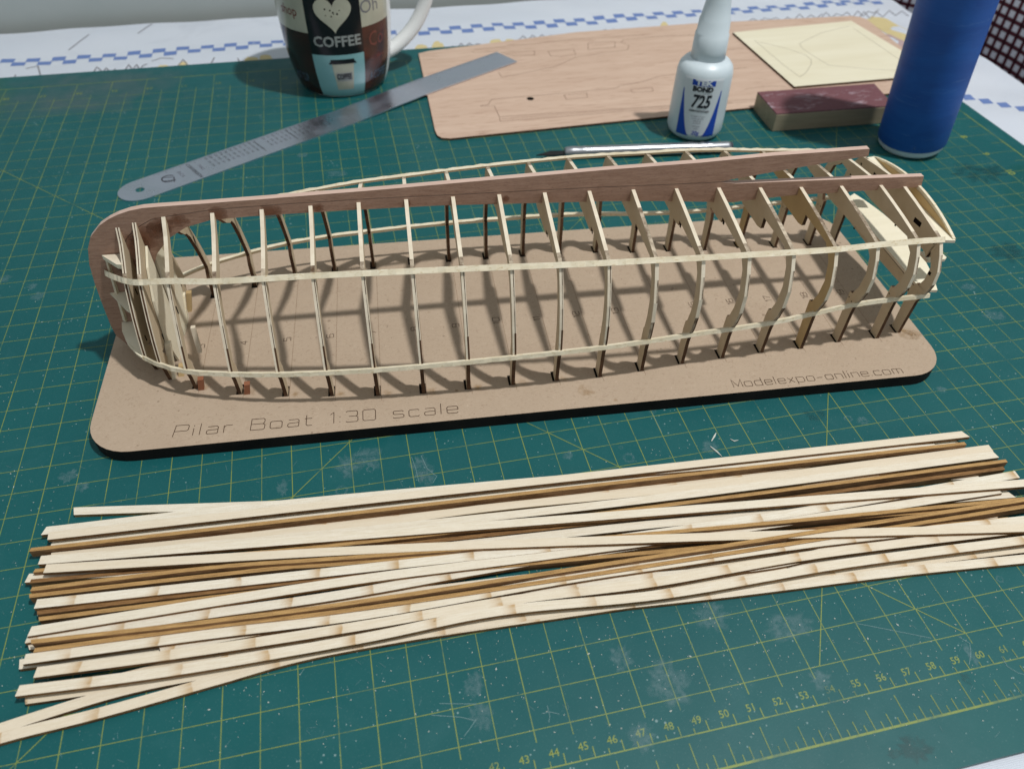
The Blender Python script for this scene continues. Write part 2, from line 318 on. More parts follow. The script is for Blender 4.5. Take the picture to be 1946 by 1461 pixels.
def refine(vs, fs, L):
    vs = [tuple(v) for v in vs]; out = []; st = []
    for f in fs:
        for i in range(1, len(f)-1): st.append((f[0], f[i], f[i+1]))
    mid = {}
    while st:
        t = st.pop(); e = [(math.dist(vs[t[i]], vs[t[(i+1) % 3]]), i) for i in range(3)]; m_, i = max(e)
        if m_ <= L: out.append(t); continue
        a, b_, c = t[i], t[(i+1) % 3], t[(i+2) % 3]; key = (min(a, b_), max(a, b_))
        if key not in mid: mid[key] = len(vs); vs.append(((vs[a][0]+vs[b_][0])/2, (vs[a][1]+vs[b_][1])/2))
        m2 = mid[key]; st += [(a, m2, c), (m2, b_, c)]
    return vs, out
# boat frame: s along the keel (bow to stern), t across (away from the viewer), z up
TH = math.radians(-4.209468939817709); E1 = Vector((math.cos(TH), math.sin(TH), 0)); E2 = Vector((-E1.y, E1.x, 0))
ORG = Vector((-14.41, 14.78, 0.0))
import_A = (-14.414, 14.784)
def B(s, t, z): p = ORG+E1*s+E2*t; return (p.x, p.y, z)
T0 = 7.2
_f, _cx, _cy = 1457.41615, 973, 730.5
def at(x, y, z=0.0):     # point of the plane z that the photograph shows at pixel x, y
    d = rt*((x-_cx)/_f)+dn*((y-_cy)/_f)+fw; k = (z-CAM.z)/d.z; p = CAM+d*k; return (p.x, p.y, z)

# ================================================================== setting
def hcl(x, y):           # gentle waves of the tablecloth
    return -0.24+0.05*math.sin(x*0.31+y*0.5)+0.05*math.sin(x*0.13-y*0.8)+0.03*math.sin(x*0.9+y*1.3)-(0.04)
b = MB(); nx, ny = 150, 120; X0, X1, Y0, Y1 = -75.0, 52.0, -14.0, 67.3; vs = []
def drop(x, y):
    z = hcl(x, y); ex = max(0, x-51.3); ey = max(0, y-65.7); return z
vs = [(X0+(X1-X0)*i/nx, Y0+(Y1-Y0)*j/ny, hcl(X0+(X1-X0)*i/nx, Y0+(Y1-Y0)*j/ny)) for j in range(ny+1) for i in range(nx+1)]
fs = [(j*(nx+1)+i, j*(nx+1)+i+1, (j+1)*(nx+1)+i+1, (j+1)*(nx+1)+i) for j in range(ny) for i in range(nx)]
b.add(vs, fs)
# hanging hem on the right
hem = [(X1, Y0+(Y1-Y0)*j/ny) for j in range(ny+1)]
hv = []
for x, y in hem:
    for k, (dx, dz) in enumerate(((0, 0), (0.5, -0.25), (0.75, -0.9), (0.9+0.25*math.sin(y*0.7), -8), (1.1+0.6*math.sin(y*0.6), -22))): hv.append((x+dx, y, hcl(x, y)+dz))
b.add(hv, [(j*5+k, j*5+k+1, (j+1)*5+k+1, (j+1)*5+k) for j in range(ny) for k in range(4)])
def dr(mb, poly, mi, dz=0.012):   # printed shape lying on the cloth
    mb.add([(x, y, hcl(x, y)+dz) for x, y in poly], [tuple(range(len(poly)))], mi+1)
pb = b
per = 1.96
for i in range(-24, 42):
    x = -29.36+per*i*1.0; 
    if x > 49.5: break
    yy = 61.5+0.5*math.sin(x*0.05)+random.uniform(-.08, .08)
    for dx, dy in ((0, 0), (0.98, -0.82)):
        a0, b0 = x+dx+random.uniform(-.04, .04), yy+dy
        dr(pb, [(a0-0.52, b0-0.38), (a0+0.52, b0-0.40), (a0+0.52, b0+0.38), (a0-0.52, b0+0.40)], 0)
for k in range(14):   # check row down the right side
    px = 1806+34*k; py = 176.5+8.0*k
    if px > 2100: break
    q = [at(px-15, py-5, -.27), at(px+4, py-5.5, -.27), at(px+15, py+4.5, -.27), at(px-5, py+5, -.27)]
    dr(pb, [(c[0], c[1]) for c in reversed(q)], 0)
def blob(cx, cy, rx, ry, n=16, j=0.18): return [(cx+rx*math.cos(2*math.pi*k/n)*(1+random.uniform(-j, j)), cy+ry*math.sin(2*math.pi*k/n)*(1+random.uniform(-j, j))) for k in range(n)]
def blobpx(px, py, rx, ry, mi=1, rot=0, dz=0.02):
    pts = []
    for k in range(18):
        th = 2*math.pi*k/18; jx = 1+random.uniform(-.15, .15); a0 = rx*jx*math.cos(th); b0 = ry*jx*math.sin(th)
        c = at(px+a0*math.cos(rot)-b0*math.sin(rot), py+a0*math.sin(rot)+b0*math.cos(rot), -.27); pts.append((c[0], c[1]))
    dr(pb, pts[::-1], mi, dz)
for px, py, rx, ry in ((311, 129, 12, 5), (348, 124, 9, 7), (478, 116, 14, 6), (505, 112, 12, 6), (800, 92, 12, 9), (831, 88, 12, 9), (943, 82, 13, 8), (968, 80, 10, 6), (1232, 58, 12, 6), (1262, 52, 8, 9)): blobpx(px, py, rx, ry)
for px, py, rx, ry, r_ in ((1705, 62, 55, 14, 0.55), (1668, 44, 26, 9, 0.3), (1730, 88, 22, 10, 0.9)): blobpx(px, py, rx, ry, 1, r_)
blobpx(1700, 82, 26, 10, 3, 0.5, 0.03)
def squig(pts, wd=0.11):
    q = [at(x, y, -.27) for x, y in pts]; mb = [(c[0], c[1]) for c in q]
    out = []
    for i in range(len(mb)-1):
        for k in range(4): out.append((mb[i][0]+(mb[i+1][0]-mb[i][0])*k/4, mb[i][1]+(mb[i+1][1]-mb[i][1])*k/4))
    out.append(mb[-1]); pb.strip(out, wd, 0.025, lambda x, y, z: (x, y, hcl(x, y)+z), 3)
squig([(28, 152), (30, 144)]); squig([(50, 132), (72, 126), (78, 146)]); squig([(176, 142), (184, 128), (196, 138), (202, 130), (210, 139), (220, 132)]); squig([(236, 138), (245, 124), (252, 134), (260, 124), (266, 134), (272, 126), (280, 122)])
squig([(288, 116), (305, 110), (330, 112)]); squig([(336, 128), (348, 114), (358, 126)]); squig([(400, 124), (408, 112)]); squig([(452, 113), (458, 124)]); squig([(130, 95), (150, 80), (170, 68)]); squig([(262, 66), (280, 54), (290, 48)])
for x0, y0, n_, st, am in ((852, 88, 9, 8, 4), (985, 74, 8, 9, 5), (1110, 62, 10, 8, 5), (1300, 52, 6, 8, 4), (1420, 40, 14, 11, 6), (1560, 30, 12, 10, 8), (1630, 30, 9, 12, 8), (560, 108, 5, 9, 4)):
    squig([(x0+st*k, y0-st*k*0.06+am*((-1)**k)*random.uniform(.2, 1)) for k in range(n_)], 0.09)
_o = pb.build('cloth', [M['cloth'], M['blu'], M['yel'], M['gry'], M['pur']], None, smooth=True); tag(_o, 'white printed tablecloth with blue check border under the green mat', 'tablecloth'); _o.name = 'tablecloth'
tb = MB(); tb.slab([(-74, -13), (51.2, -13), (51.2, 65.6), (-74, 65.6)], -3.2, -0.62); tag(tb.build('table_top', M['bamboo']), kind='structure')
wb = MB(); wb.add([(-140, 68.6, -60), (52.3, 68.6, -60), (52.3, 68.6, 60), (-140, 68.6, 60)], [(0, 1, 2, 3)]); tag(wb.build('wall', M['wall']), kind='structure')
fb = MB(); fb.add([(-200, -120, -75), (200, -120, -75), (200, 200, -75), (-200, 200, -75)], [(0, 1, 2, 3)]); tag(fb.build('floor', M['bamboo']), kind='structure')
# gingham cloth hanging right of the table
gb = MB(); P0 = Vector((53.0, 80.0)); P1 = Vector((60.0, 30.0)); n1, n2 = 90, 40; vs = []; uv = []
for j in range(n2+1):
    for i in range(n1+1):
        f = i/n1; p = P0.lerp(P1, f); z = -40+58*j/n2; o_ = 0.5*math.sin(f*17+z*0.04)+0.35*math.sin(f*31+1)+0.012*(z+40)
        vs.append((p.x+o_+0.03*(z+40)*0.2, p.y, z)); uv.append((f*50.5/0.92, (z+0.6*math.sin(f*9))/0.92))
gb.add(vs, [(j*(n1+1)+i, j*(n1+1)+i+1, (j+1)*(n1+1)+i+1, (j+1)*(n1+1)+i) for j in range(n2) for i in range(n1)], 0, uv)
tag(gb.build('gingham_cloth', M['ging'], smooth=True, uv=True), 'maroon and white gingham cloth hanging beyond the right table edge', 'cloth')

# ================================================================== cutting mat
G = 1.27; ZP = 0.004
cm = thing('cutting_mat', 'large green self healing cutting mat with yellow half inch grid', 'cutting mat', (0, 26, -0.2))
b = MB(); U0, U1, V0, V1, rr = -44.35, 44.35, -4.12, 57.0, 0.9
poly = []
for cx_, cy_, a0 in ((U1-rr, V0+rr, -90), (U1-rr, V1-rr, 0), (U0+rr, V1-rr, 90), (U0+rr, V0+rr, 180)):
    for k in range(7): th = math.radians(a0+15*k); poly.append((cx_+rr*math.cos(th), cy_+rr*math.sin(th)))
b.slab(poly, -0.2, 0.0)
g = b; LW = 0.042
def L(a, b_, wd=LW, z=ZP): g.strip([(a[0]*G, a[1]*G), (b_[0]*G, b_[1]*G)], wd*0.72, z, None, 1)
for i in range(-33, 33): L((i, -0.32 if i % 2 == 0 or True else 0), (i, 41.4 if i % 2 else 43.1), 0.040 if i % 2 else 0.05)
for j in range(0, 42): L((-34, j), (34 if j % 2 else 32, j), 0.040, ZP+0.002)
L((-34, 43.08), (34, 43.08), 0.09, ZP+0.004); L((34, -2), (34, 43.08), 0.13, ZP+0.003); L((-34, -2), (-34, 43.08), 0.13, ZP+0.003)
L((-34, -1), (34, -1), 0.06, ZP+0.002); L((-34, -1.96), (34, -1.96), 0.11, ZP+0.002)
L((-28.4, 41.4), (13, 0), 0.05, ZP+0.004); L((-15, 0), (26.4, 41.4), 0.05, ZP+0.005); L((8.3, 0), (8.3+41.4/1.72, 41.4), 0.05, ZP+0.006)
for n in range(1, 87):
    u = (2.78+(n-46))/G
    L((u, -1), (u, -0.72), 0.05, ZP+0.006); L((u-0.5/G, -1), (u-0.5/G, -0.85), 0.045, ZP+0.006)
for k in range(-34*8, 34*8):
    u = -0.10+k/4.0
    if u < -33.9 or u > 33.9: continue
    h = 0.75 if k % 8 == 0 else 0.54 if k % 4 == 0 else 0.34 if k % 2 == 0 else 0.19
    L((u, -1.94), (u, -1.94+h), 0.042, ZP+0.007)
for k in range(0, 42*4+1):   # ticks on the right border
    if k % 8 == 0: L((34, k/4), (33.2, k/4), 0.045, ZP+0.007)
nb = b
def mtext(txt, u, v, size, rot=0, z=ZP+0.003, mb=None, mi=1, bold=0.0, sx=1.0):
    vs, fs = text2d(txt, size, bold=bold, sx=sx); c, s_ = math.cos(rot), math.sin(rot)
    (mb or nb).add([(u+x*c-y*s_, v+x*s_+y*c, z) for x, y in vs], fs, mi)
for n in range(30, 74): mtext(str(n), 2.78+(n-46)-0.30, -0.675*G, 0.36, 0.0, bold=0.004)
for n in range(1, 34):
    mtext(str(n), (34-2*n)*G+0.35, 41.75*G, 0.50, math.pi, bold=0.0)
for n in range(3, 21): mtext(str(n), 32.1*G, (43-2*n)*G, 0.72, -math.pi/2, bold=0.02)
# dried glue rings, smears, scratches
class GL(MB): pass
gl = GL()
def disc(mb, px, py, rpx, mi, ring=False, z=0.008, ry=None, n=26, jit=0.12):
    c = at(px, py, z); e = at(px+rpx, py, z); R_ = abs(e[0]-c[0]); vs = [(c[0], c[1], z)]; uv = [(0.35 if not ring else 1.0, 0)]
    jj = [1+random.uniform(-jit, jit) for _ in range(n)]
    for f, u_ in ((0.5, 0.1 if not ring else 0.95), (0.72, 0.25 if not ring else 0.0), (1.0, 1.0)):
        for k in range(n):
            th = 2*math.pi*k/n; q = R_*f*jj[k]; vs.append((c[0]+q*math.cos(th), c[1]+q*math.sin(th)*(ry or 1), z)); uv.append((u_, 0))
    fs = [(0, 1+k, 1+(k+1) % n) for k in range(n)]
    for r_ in range(2): fs += [(1+r_*n+k, 1+(r_+1)*n+k, 1+(r_+1)*n+(k+1) % n, 1+r_*n+(k+1) % n) for k in range(n)]
    o_ = MB(); o_.add(vs, fs, 0, uv); o_.build('dried_glue_mark' if mi == 0 else 'dark_smear', M['glue'] if mi == 0 else M['gluek'], cm, uv=True)
for px, py, r_ in ((649, 932, 14), (704, 891, 9), (1195, 870, 13), (660, 886, 8), (1612, 795, 9), (1887, 658, 6), (1900, 1100, 8), (1180, 850, 5)): disc(gl, px, py, r_, 0, True)
for px, py, r_, ry in ((536, 928, 12, 1.7), (800, 890, 22, 1.6), (812, 905, 20, 1.0), (640, 330, 24, .5), (575, 295, 12, .8), (60, 545, 11, 1), (72, 562, 16, .9), (6, 530, 16, .8), (1270, 1300, 40, 1.3), (1220, 1400, 30, 1), (1352, 1165, 34, 1), (1180, 1250, 26, 1),
    (915, 1360, 24, 1.2), (900, 1300, 24, 1.2), (1790, 740, 10, 1), (1890, 600, 22, .7), (1840, 545, 16, .6), (660, 885, 26, 1.2), (130, 905, 18, 1), (155, 925, 14, 1), (1080, 865, 12, 1), (1350, 850, 18, 1), (1560, 1290, 22, 1), (950, 235, 9, .6), (700, 870, 30, 1), (1640, 800, 12, 1), (1500, 1190, 50, .6), (1845, 1240, 10, 2.5), (1240, 780, 8, 1)): disc(gl, px, py, r_, 0, False, 0.0085, ry, jit=0.3)
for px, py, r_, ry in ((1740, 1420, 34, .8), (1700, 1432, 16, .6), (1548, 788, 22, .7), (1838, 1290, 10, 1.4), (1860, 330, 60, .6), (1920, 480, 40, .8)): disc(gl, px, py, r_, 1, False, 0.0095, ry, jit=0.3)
sc = b
def scr(pts, wd=0.018, z=0.011): q = [at(x, y, z) for x, y in pts]; sc.strip([(c[0], c[1]) for c in q], wd, z, None, 2)
for pts in ([(835, 1336), (905, 1337)], [(820, 1358), (875, 1362), (902, 1368)], [(905, 1366), (893, 1384), (882, 1398)], [(1820, 1208), (1843, 1222), (1845, 1240), (1842, 1262)], [(1903, 1247), (1915, 1266), (1935, 1278), (1950, 1282)],
    [(1628, 1184), (1700, 1198), (1770, 1212)], [(1240, 785), (1250, 806), (1258, 822)], [(782, 868), (790, 890), (796, 915)], [(800, 865), (812, 890), (830, 905), (822, 918)], [(570, 1282), (578, 1270)], [(1030, 1355), (1045, 1352), (1063, 1356)], [(1040, 1340), (1045, 1360), (1043, 1372)]): scr(pts)
for _ in range(260):
    px, py = random.uniform(0, 1946), random.uniform(860, 1455); a0 = random.uniform(0, 6.28); l_ = random.uniform(4, 16); scr([(px, py), (px+l_*math.cos(a0), py+l_*math.sin(a0))], 0.007)
b.build('mat_sheet', [M['mat'], M['prnt'], M['scr']], cm)
# dust: uncountable
db = MB()
for _ in range(2600):
    px, py = random.uniform(-20, 1960), random.triangular(150, 1460, 1250) ; c = at(px, py, 0.012)
    if c[0] > 44 or c[1] > 56.5 or c[1] < -3.7: continue
    if -16.5 < c[0] < 25 and 11 < c[1] < 30: continue
    r_ = random.uniform(0.006, 0.016)*(2.0 if random.random() < 0.05 else 1); a0 = random.uniform(0, 6.28); e_ = random.uniform(1, 3)
    ca, sa = math.cos(a0)*r_*e_, math.sin(a0)*r_*e_; n_x, n_y = -math.sin(a0)*r_, math.cos(a0)*r_
    db.add([(c[0]-ca, c[1]-sa, .012), (c[0]+n_x, c[1]+n_y, .013), (c[0]+ca, c[1]+sa, .012), (c[0]-n_x, c[1]-n_y, .013), (c[0], c[1], .012+r_*0.8)], [(0, 4, 1), (1, 4, 2), (2, 4, 3), (3, 4, 0)])
tag(db.build('wood_dust', M['dust']), 'fine pale sawdust specks scattered over the green mat', 'sawdust', kind='stuff')

# ================================================================== base board
bd = thing('base_board', 'brown MDF base board with charred edges and engraved lettering under the hull', 'board', B(18.2, 7.1, 0))
b = MB(); pts = []
cs = [(-1.88, 0.02), (38.45, 0.0), (38.4, 14.2), (-2.12, 14.2)]; rads = [2.0, 1.9, 1.9, 1.4]
for (cx_, cy_), r_, a0, sx_, sy_ in zip(cs, rads, (180, 270, 0, 90), (1, -1, -1, 1), (1, 1, -1, -1)):
    for k in range(10): th = math.radians(a0+10*k); pts.append((cx_+sx_*r_+r_*math.cos(th), cy_+sy_*r_+r_*math.sin(th)))
b.slab(pts, 0.0, 0.65, 0, 1, B); bb = b
FS = {1: .4, 2: 1.15, 3: 2.42}; 
for k in range(4, 20): FS[k] = 2.37+(k-3)*2.1
FS[20] = 37.3
FW = dict(zip(range(1, 21), [2.1, 2.9, 3.67, 4.31, 4.71, 4.98, 5.22, 5.35, 5.35, 5.33, 5.33, 5.34, 5.20, 4.96, 4.82, 4.67, 4.66, 4.43, 4.41, 4.14]))
CH = dict(zip(range(1, 21), [(1.50, 5.45), (1.98, 5.65), (2.30, 5.85), (2.84, 6.05), (3.2, 6.27), (3.47, 6.43), (3.72, 6.55), (3.9, 6.61), (4.08, 6.67), (4.25, 6.71), (4.40, 6.73), (4.52, 6.75), (4.58, 6.74), (4.61, 6.71), (4.64, 6.70), (4.60, 6.63), (4.49, 6.53), (4.32, 6.48), (4.17, 6.40), (3.93, 6.20)]))
LOW = dict(zip(range(1, 21), [(2.75, 2.0), (3.3, 2.02), (3.99, 2.1), (4.6, 2.26), (5.03, 2.4), (5.28, 2.48), (5.42, 2.52), (5.51, 2.58), (5.55, 2.63), (5.55, 2.67), (5.53, 2.7), (5.47, 2.72), (5.33, 2.73), (5.12, 2.72), (4.97, 2.72), (4.85, 2.80), (4.68, 3.0), (4.52, 3.2), (4.49, 3.3), (4.50, 3.35)]))
TOP = dict(zip(range(1, 21), [7.31, 7.50, 7.69, 7.73, 7.75, 7.77, 7.79, 7.79, 7.78, 7.74, 7.69, 7.63, 7.55, 7.46, 7.36, 7.22, 7.10, 7.02, 6.92, 6.75]))
# scribed station lines, numbers and lettering
STROKES = {
 'P': (1.0, [[(0, 0), (0.12, 1), (0.9, 1), (1.0, .9), (.97, .55), (.86, .46), (0.06, .46)]]), 'i': (.12, [[(0, 0), (0.02, .62)], [(0.03, .8), (0.04, .9)]]), 'l': (.12, [[(0, 0), (0.04, 1)]]),
 'a': (.85, [[(.08, .64), (.68, .66), (.78, .56), (.76, .02)], [(.76, .06), (.68, 0), (.1, 0), (.02, .08), (.03, .26), (.12, .34), (.76, .36)]]), 'r': (.6, [[(0, 0), (0, .64)], [(.01, .5), (.14, .65), (.56, .65)]]),
 'B': (1.0, [[(0, 0), (.04, 1), (.84, 1), (.94, .9), (.92, .62), (.82, .53), (0.03, .53)], [(.82, .52), (.96, .42), (.94, .1), (.84, 0), (0, 0)]]),
 'o': (.85, [[(.1, 0), (.7, 0), (.8, .1), (.8, .54), (.7, .64), (.1, .64), (0, .54), (0, .1), (.1, 0)]]), 't': (.55, [[(.12, .95), (.1, .1), (.2, 0), (.5, 0)], [(0, .64), (.5, .64)]]),
 '1': (.35, [[(0, .8), (.25, 1), (.25, 0)]]), ':': (.1, [[(0, .05), (0, .12)], [(0, .5), (0, .57)]]), '3': (.85, [[(0, .92), (.1, 1), (.72, 1), (.8, .9), (.8, .6), (.7, .52), (.2, .52)], [(.71, .51), (.82, .42), (.82, .1), (.72, 0), (.08, 0), (0, .08)]]),
 '0': (.9, [[(.1, 0), (.78, 0), (.88, .1), (.88, .9), (.78, 1), (.1, 1), (0, .9), (0, .1), (.1, 0)]]), 's': (.8, [[(.74, .56), (.66, .64), (.1, .64), (.02, .56), (.03, .4), (.12, .33), (.66, .31), (.76, .24), (.76, .08), (.66, 0), (.06, 0), (0, .07)]]),
 'c': (.75, [[(.72, .56), (.64, .64), (.1, .64), (0, .54), (0, .1), (.1, 0), (.64, 0), (.72, .08)]]), 'e': (.82, [[(0.02, .33), (.78, .33), (.78, .54), (.68, .64), (.1, .64), (0, .54), (0, .1), (.1, 0), (.68, 0), (.77, .08)]]),
 'M': (1.0, [[(0, 0), (0, 1), (.5, .12), (.98, 1), (.98, 0)]]), 'd': (.85, [[(.78, 1), (.78, 0), (.1, 0), (0, .1), (0, .54), (.1, .64), (.77, .64)]]), 'x': (.7, [[(0, .64), (.64, 0)], [(0, 0), (.64, .64)]]),
 'p': (.85, [[(0, -.3), (0, .64), (.7, .64), (.8, .54), (.8, .1), (.7, 0), (.01, 0)]]), '-': (.7, [[(0, .36), (.62, .36)]]), 'n': (.8, [[(0, 0), (0, .64), (.66, .64), (.76, .54), (.76, 0)]]), '.': (.1, [[(0, 0), (0, .08)]]),
 'm': (1.1, [[(0, 0), (0, .64), (.94, .64), (1.04, .54), (1.04, 0)], [(.52, .63), (.52, 0)]]), ' ': (.55, []),
 '2': (.8, [[(0, .9), (.1, 1), (.68, 1), (.78, .9), (.78, .6), (.68, .52), (.1, .48), (0, .4), (0, 0), (.78, 0)]]), '4': (.8, [[(.6, 0), (.6, 1), (0, .3), (.8, .3)]]), '5': (.8, [[(.76, 1), (0.02, 1), (0.02, .58), (.66, .58), (.76, .48), (.76, .1), (.66, 0), (0, 0)]]),
 '6': (.8, [[(.74, 1), (.1, 1), (0, .9), (0, .1), (.1, 0), (.66, 0), (.76, .1), (.76, .46), (.66, .55), (.01, .55)]]), '7': (.8, [[(0, 1), (.78, 1), (.3, 0)]]), '8': (.8, [[(.1, 0), (.68, 0), (.78, .1), (.78, .45), (.68, .54), (.1, .54), (0, .45), (0, .1), (.1, 0)], [(.1, .55), (.02, .64), (.02, .92), (.1, 1), (.68, 1), (.76, .92), (.76, .64), (.68, .55)]]),
 '9': (.8, [[(.02, 0), (.68, 0), (.78, .1), (.78, .9), (.68, 1), (.1, 1), (0, .9), (0, .55), (.1, .46), (.77, .46)]])}
en = bb; cnt = [0]
def engrave(txt, O_, U_, V_, h, wd, gap=0.22, target=None, z=0.65):
    tot = sum(STROKES[c][0]+gap for c in txt)-gap; k = h if target is None else target/tot; x = 0
    for c in txt:
        w_, sts = STROKES[c]
        for st in sts:
            cnt[0] += 1; zz = z+0.004+0.0015*(cnt[0] % 4)
            en.strip([(O_[0]+U_[0]*(x+a)*k+V_[0]*b_*h, O_[1]+U_[1]*(x+a)*k+V_[1]*b_*h) for a, b_ in st], wd, zz, B, 2)
        x += w_+gap
def dirn(p, q): l_ = math.hypot(q[0]-p[0], q[1]-p[1]); return ((q[0]-p[0])/l_, (q[1]-p[1])/l_), l_
d_, l_ = dirn((1.80, 0.62), (14.37, 0.44)); engrave('Pilar Boat 1:30 scale', (1.80, 0.62), d_, (0, 1), 0.66, 0.032, 0.32, l_)
d_, l_ = dirn((27.46, 0.36), (36.07, 0.23)); engrave('Modelexpo-online.com', (27.46, 0.36), d_, (0.02, 1), 0.50, 0.030, 0.26, l_)
for k in range(2, 20):
    engrave(str(k), (FS[k]+0.02-0.02, 6.35), (0, 1), (-1, 0), 0.34, 0.030, 0.2)
ln = bb
for k in range(3, 20): ln.strip([(FS[k]-0.0+0.14, T0-FW[k]-0.3), (FS[k]+0.14, T0+FW[k]+0.2)], 0.016, 0.6525, B, 3)
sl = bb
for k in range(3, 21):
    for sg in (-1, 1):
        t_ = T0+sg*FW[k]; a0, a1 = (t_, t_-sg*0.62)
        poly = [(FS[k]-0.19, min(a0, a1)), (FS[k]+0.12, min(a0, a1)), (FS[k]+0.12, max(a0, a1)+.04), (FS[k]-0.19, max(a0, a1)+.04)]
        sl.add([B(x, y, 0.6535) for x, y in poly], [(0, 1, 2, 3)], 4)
gs = bb
for k in (3, 4, 5, 6, 7, 8, 9, 10, 11, 20):
    c = B(FS[k]+0.42+random.uniform(-.1, .1), T0-FW[k]+0.1, 0); n = 16; R_ = random.uniform(.18, .30); jj = [1+random.uniform(-.25, .25) for _ in range(n)]
    gs.add([(c[0], c[1], .6555)]+[(c[0]+R_*jj[i]*math.cos(6.2832*i/n), c[1]+R_*jj[i]*math.sin(6.2832*i/n), .6555) for i in range(n)], [(0, 1+i, 1+(i+1) % n) for i in range(n)], 5, [(0, 0)]+[(1, 0)]*n)
for px, py, r_ in ((1113, 742, 16), (1722, 634, 20), (1735, 636, 16), (1170, 760, 5), (868, 742, 4), (235, 640, 0)):
    if not r_: continue
    c = at(px, py, .656); e = at(px+r_, py, .656); R_ = e[0]-c[0]; n = 18; jj = [1+random.uniform(-.25, .25) for _ in range(n)]
    gs.add([(c[0], c[1], .657)]+[(c[0]+R_*jj[i]*math.cos(6.2832*i/n), c[1]+R_*jj[i]*math.sin(6.2832*i/n), .657) for i in range(n)], [(0, 1+i, 1+(i+1) % n) for i in range(n)], 5, [(0, 0)]+[(.8, 0)]*n)
bb.build('board_panel', [M['mdf'], M['mdf_edge'], M['engr'], M['line'], M['black'], M['gluey']], bd, uv=True)

# ================================================================== hull
hull = thing('model_boat_hull', 'unplanked wooden model boat hull upside down on its base board', 'model boat', B(18, T0, 0.65))
def interp(pts, x):
    if x <= pts[0][0]: return pts[0][1]
    for (a, fa), (b_, fb_) in zip(pts, pts[1:]):
        if x <= b_: return fa+(fb_-fa)*(x-a)/(b_-a)
    return pts[-1][1]
def rprof(k):
    wc, zc = CH[k]; wl, zl = LOW[k]; wf = FW[k]; zt = TOP[k]
    bul = 0.12+0.42*max(0, min(1, (k-9)/6)) if k > 9 else 0.14
    side = 0.44 if k < 8 else 0.50
    foot = 0.46 if k < 12 else 0.56
    hc = 0.06 if k > 6 else -0.10
    P = []               # (outer w,z, inner w,z, edge kind)
    O = [(0, zt), (0.14, zt)]+[(wc*u, zt+(zc-zt)*u+hc*math.sin(u*math.pi)) for u in (0.3, 0.6, 0.85)]+[(wc, zc)]
    if k < 8: I = [(0, zt-0.28), (0.10, zt-0.34)]+[(max(0.14, wc*u-0.12-0.30*u), zt+(zc-zt)*u-d) for u, d in ((0.3, 0.34), (0.6, 0.52), (0.85, 0.52))]+[(wc-side, zc-0.38)]
    elif k < 11:
        d = 0.85+0.13*(k-8); I = [(0, zt-d), (0.5, zt-d)]+[(wc*u-0.30, zt+(zc-zt)*u-d+(d-.42)*u*0.8) for u in (0.3, 0.6)]+[(wc*0.85-0.3, zc-0.30+0.08), (wc-side-0.02, zc-0.55)]
    elif k in (16, 17): I = [(0, 5.65), (1.0, 5.65), (1.36, 5.74), (1.40, 6.36), (wc-0.85, zc-0.20), (wc-0.42, zc-0.52)]
    elif k < 16: I = [(0, 6.18), (1.0, 6.18), (1.38, 6.26), (1.42, 6.54), (wc-0.75, zc-0.28), (wc-0.40, zc-0.58)]
    else: I = [(0, zc-0.42), (0.5, zc-0.40), (1.5, zc-0.36), (2.4, zc-0.30), (wc-0.75, zc-0.24), (wc-0.42, zc-0.55)]
    if k == 20: I = [(0, 5.22), (0.5, 5.22), (1.5, 5.21), (2.5, 5.18), (3.40, 5.14), (3.60, 4.98)]
    for a, (o_, i_) in enumerate(zip(O, I)): P.append((o_, i_, 'T' if a < 5 else 'N'))
    for u in (0.2, 0.45, 0.7, 0.88):
        ww = wc+(wl-wc)*u+bul*math.sin(math.pi*min(1, u*0.98)); zz = zc+(zl-zc)*u
        if k == 20: side = 0.70 if u < .3 else 0.50
        P.append(((ww, zz), (ww-side-(0.0 if k < 11 else {0.2: 0, .45: .03, .7: .10, .88: .17}[u]), zz-0.10), 'S' if u < .8 else 'Q'))
    xw = 0.0 if k < 11 else 0.06
    P.append(((wl, zl), (wl-side-xw-.02, zl+0.30), 'Q'))
    P.append(((wl-0.01, zl-0.001), (wl-side-xw-0.11, zl+0.28), 'C'))
    P.append(((wf+(wl-wf)*0.4, zl-0.55), (min(wf-foot-0.02, wl-side-xw-0.11), zl-0.25), 'C'))
    P.append(((wf, 0.62), (wf-foot, 0.62), 'C'))
    return P
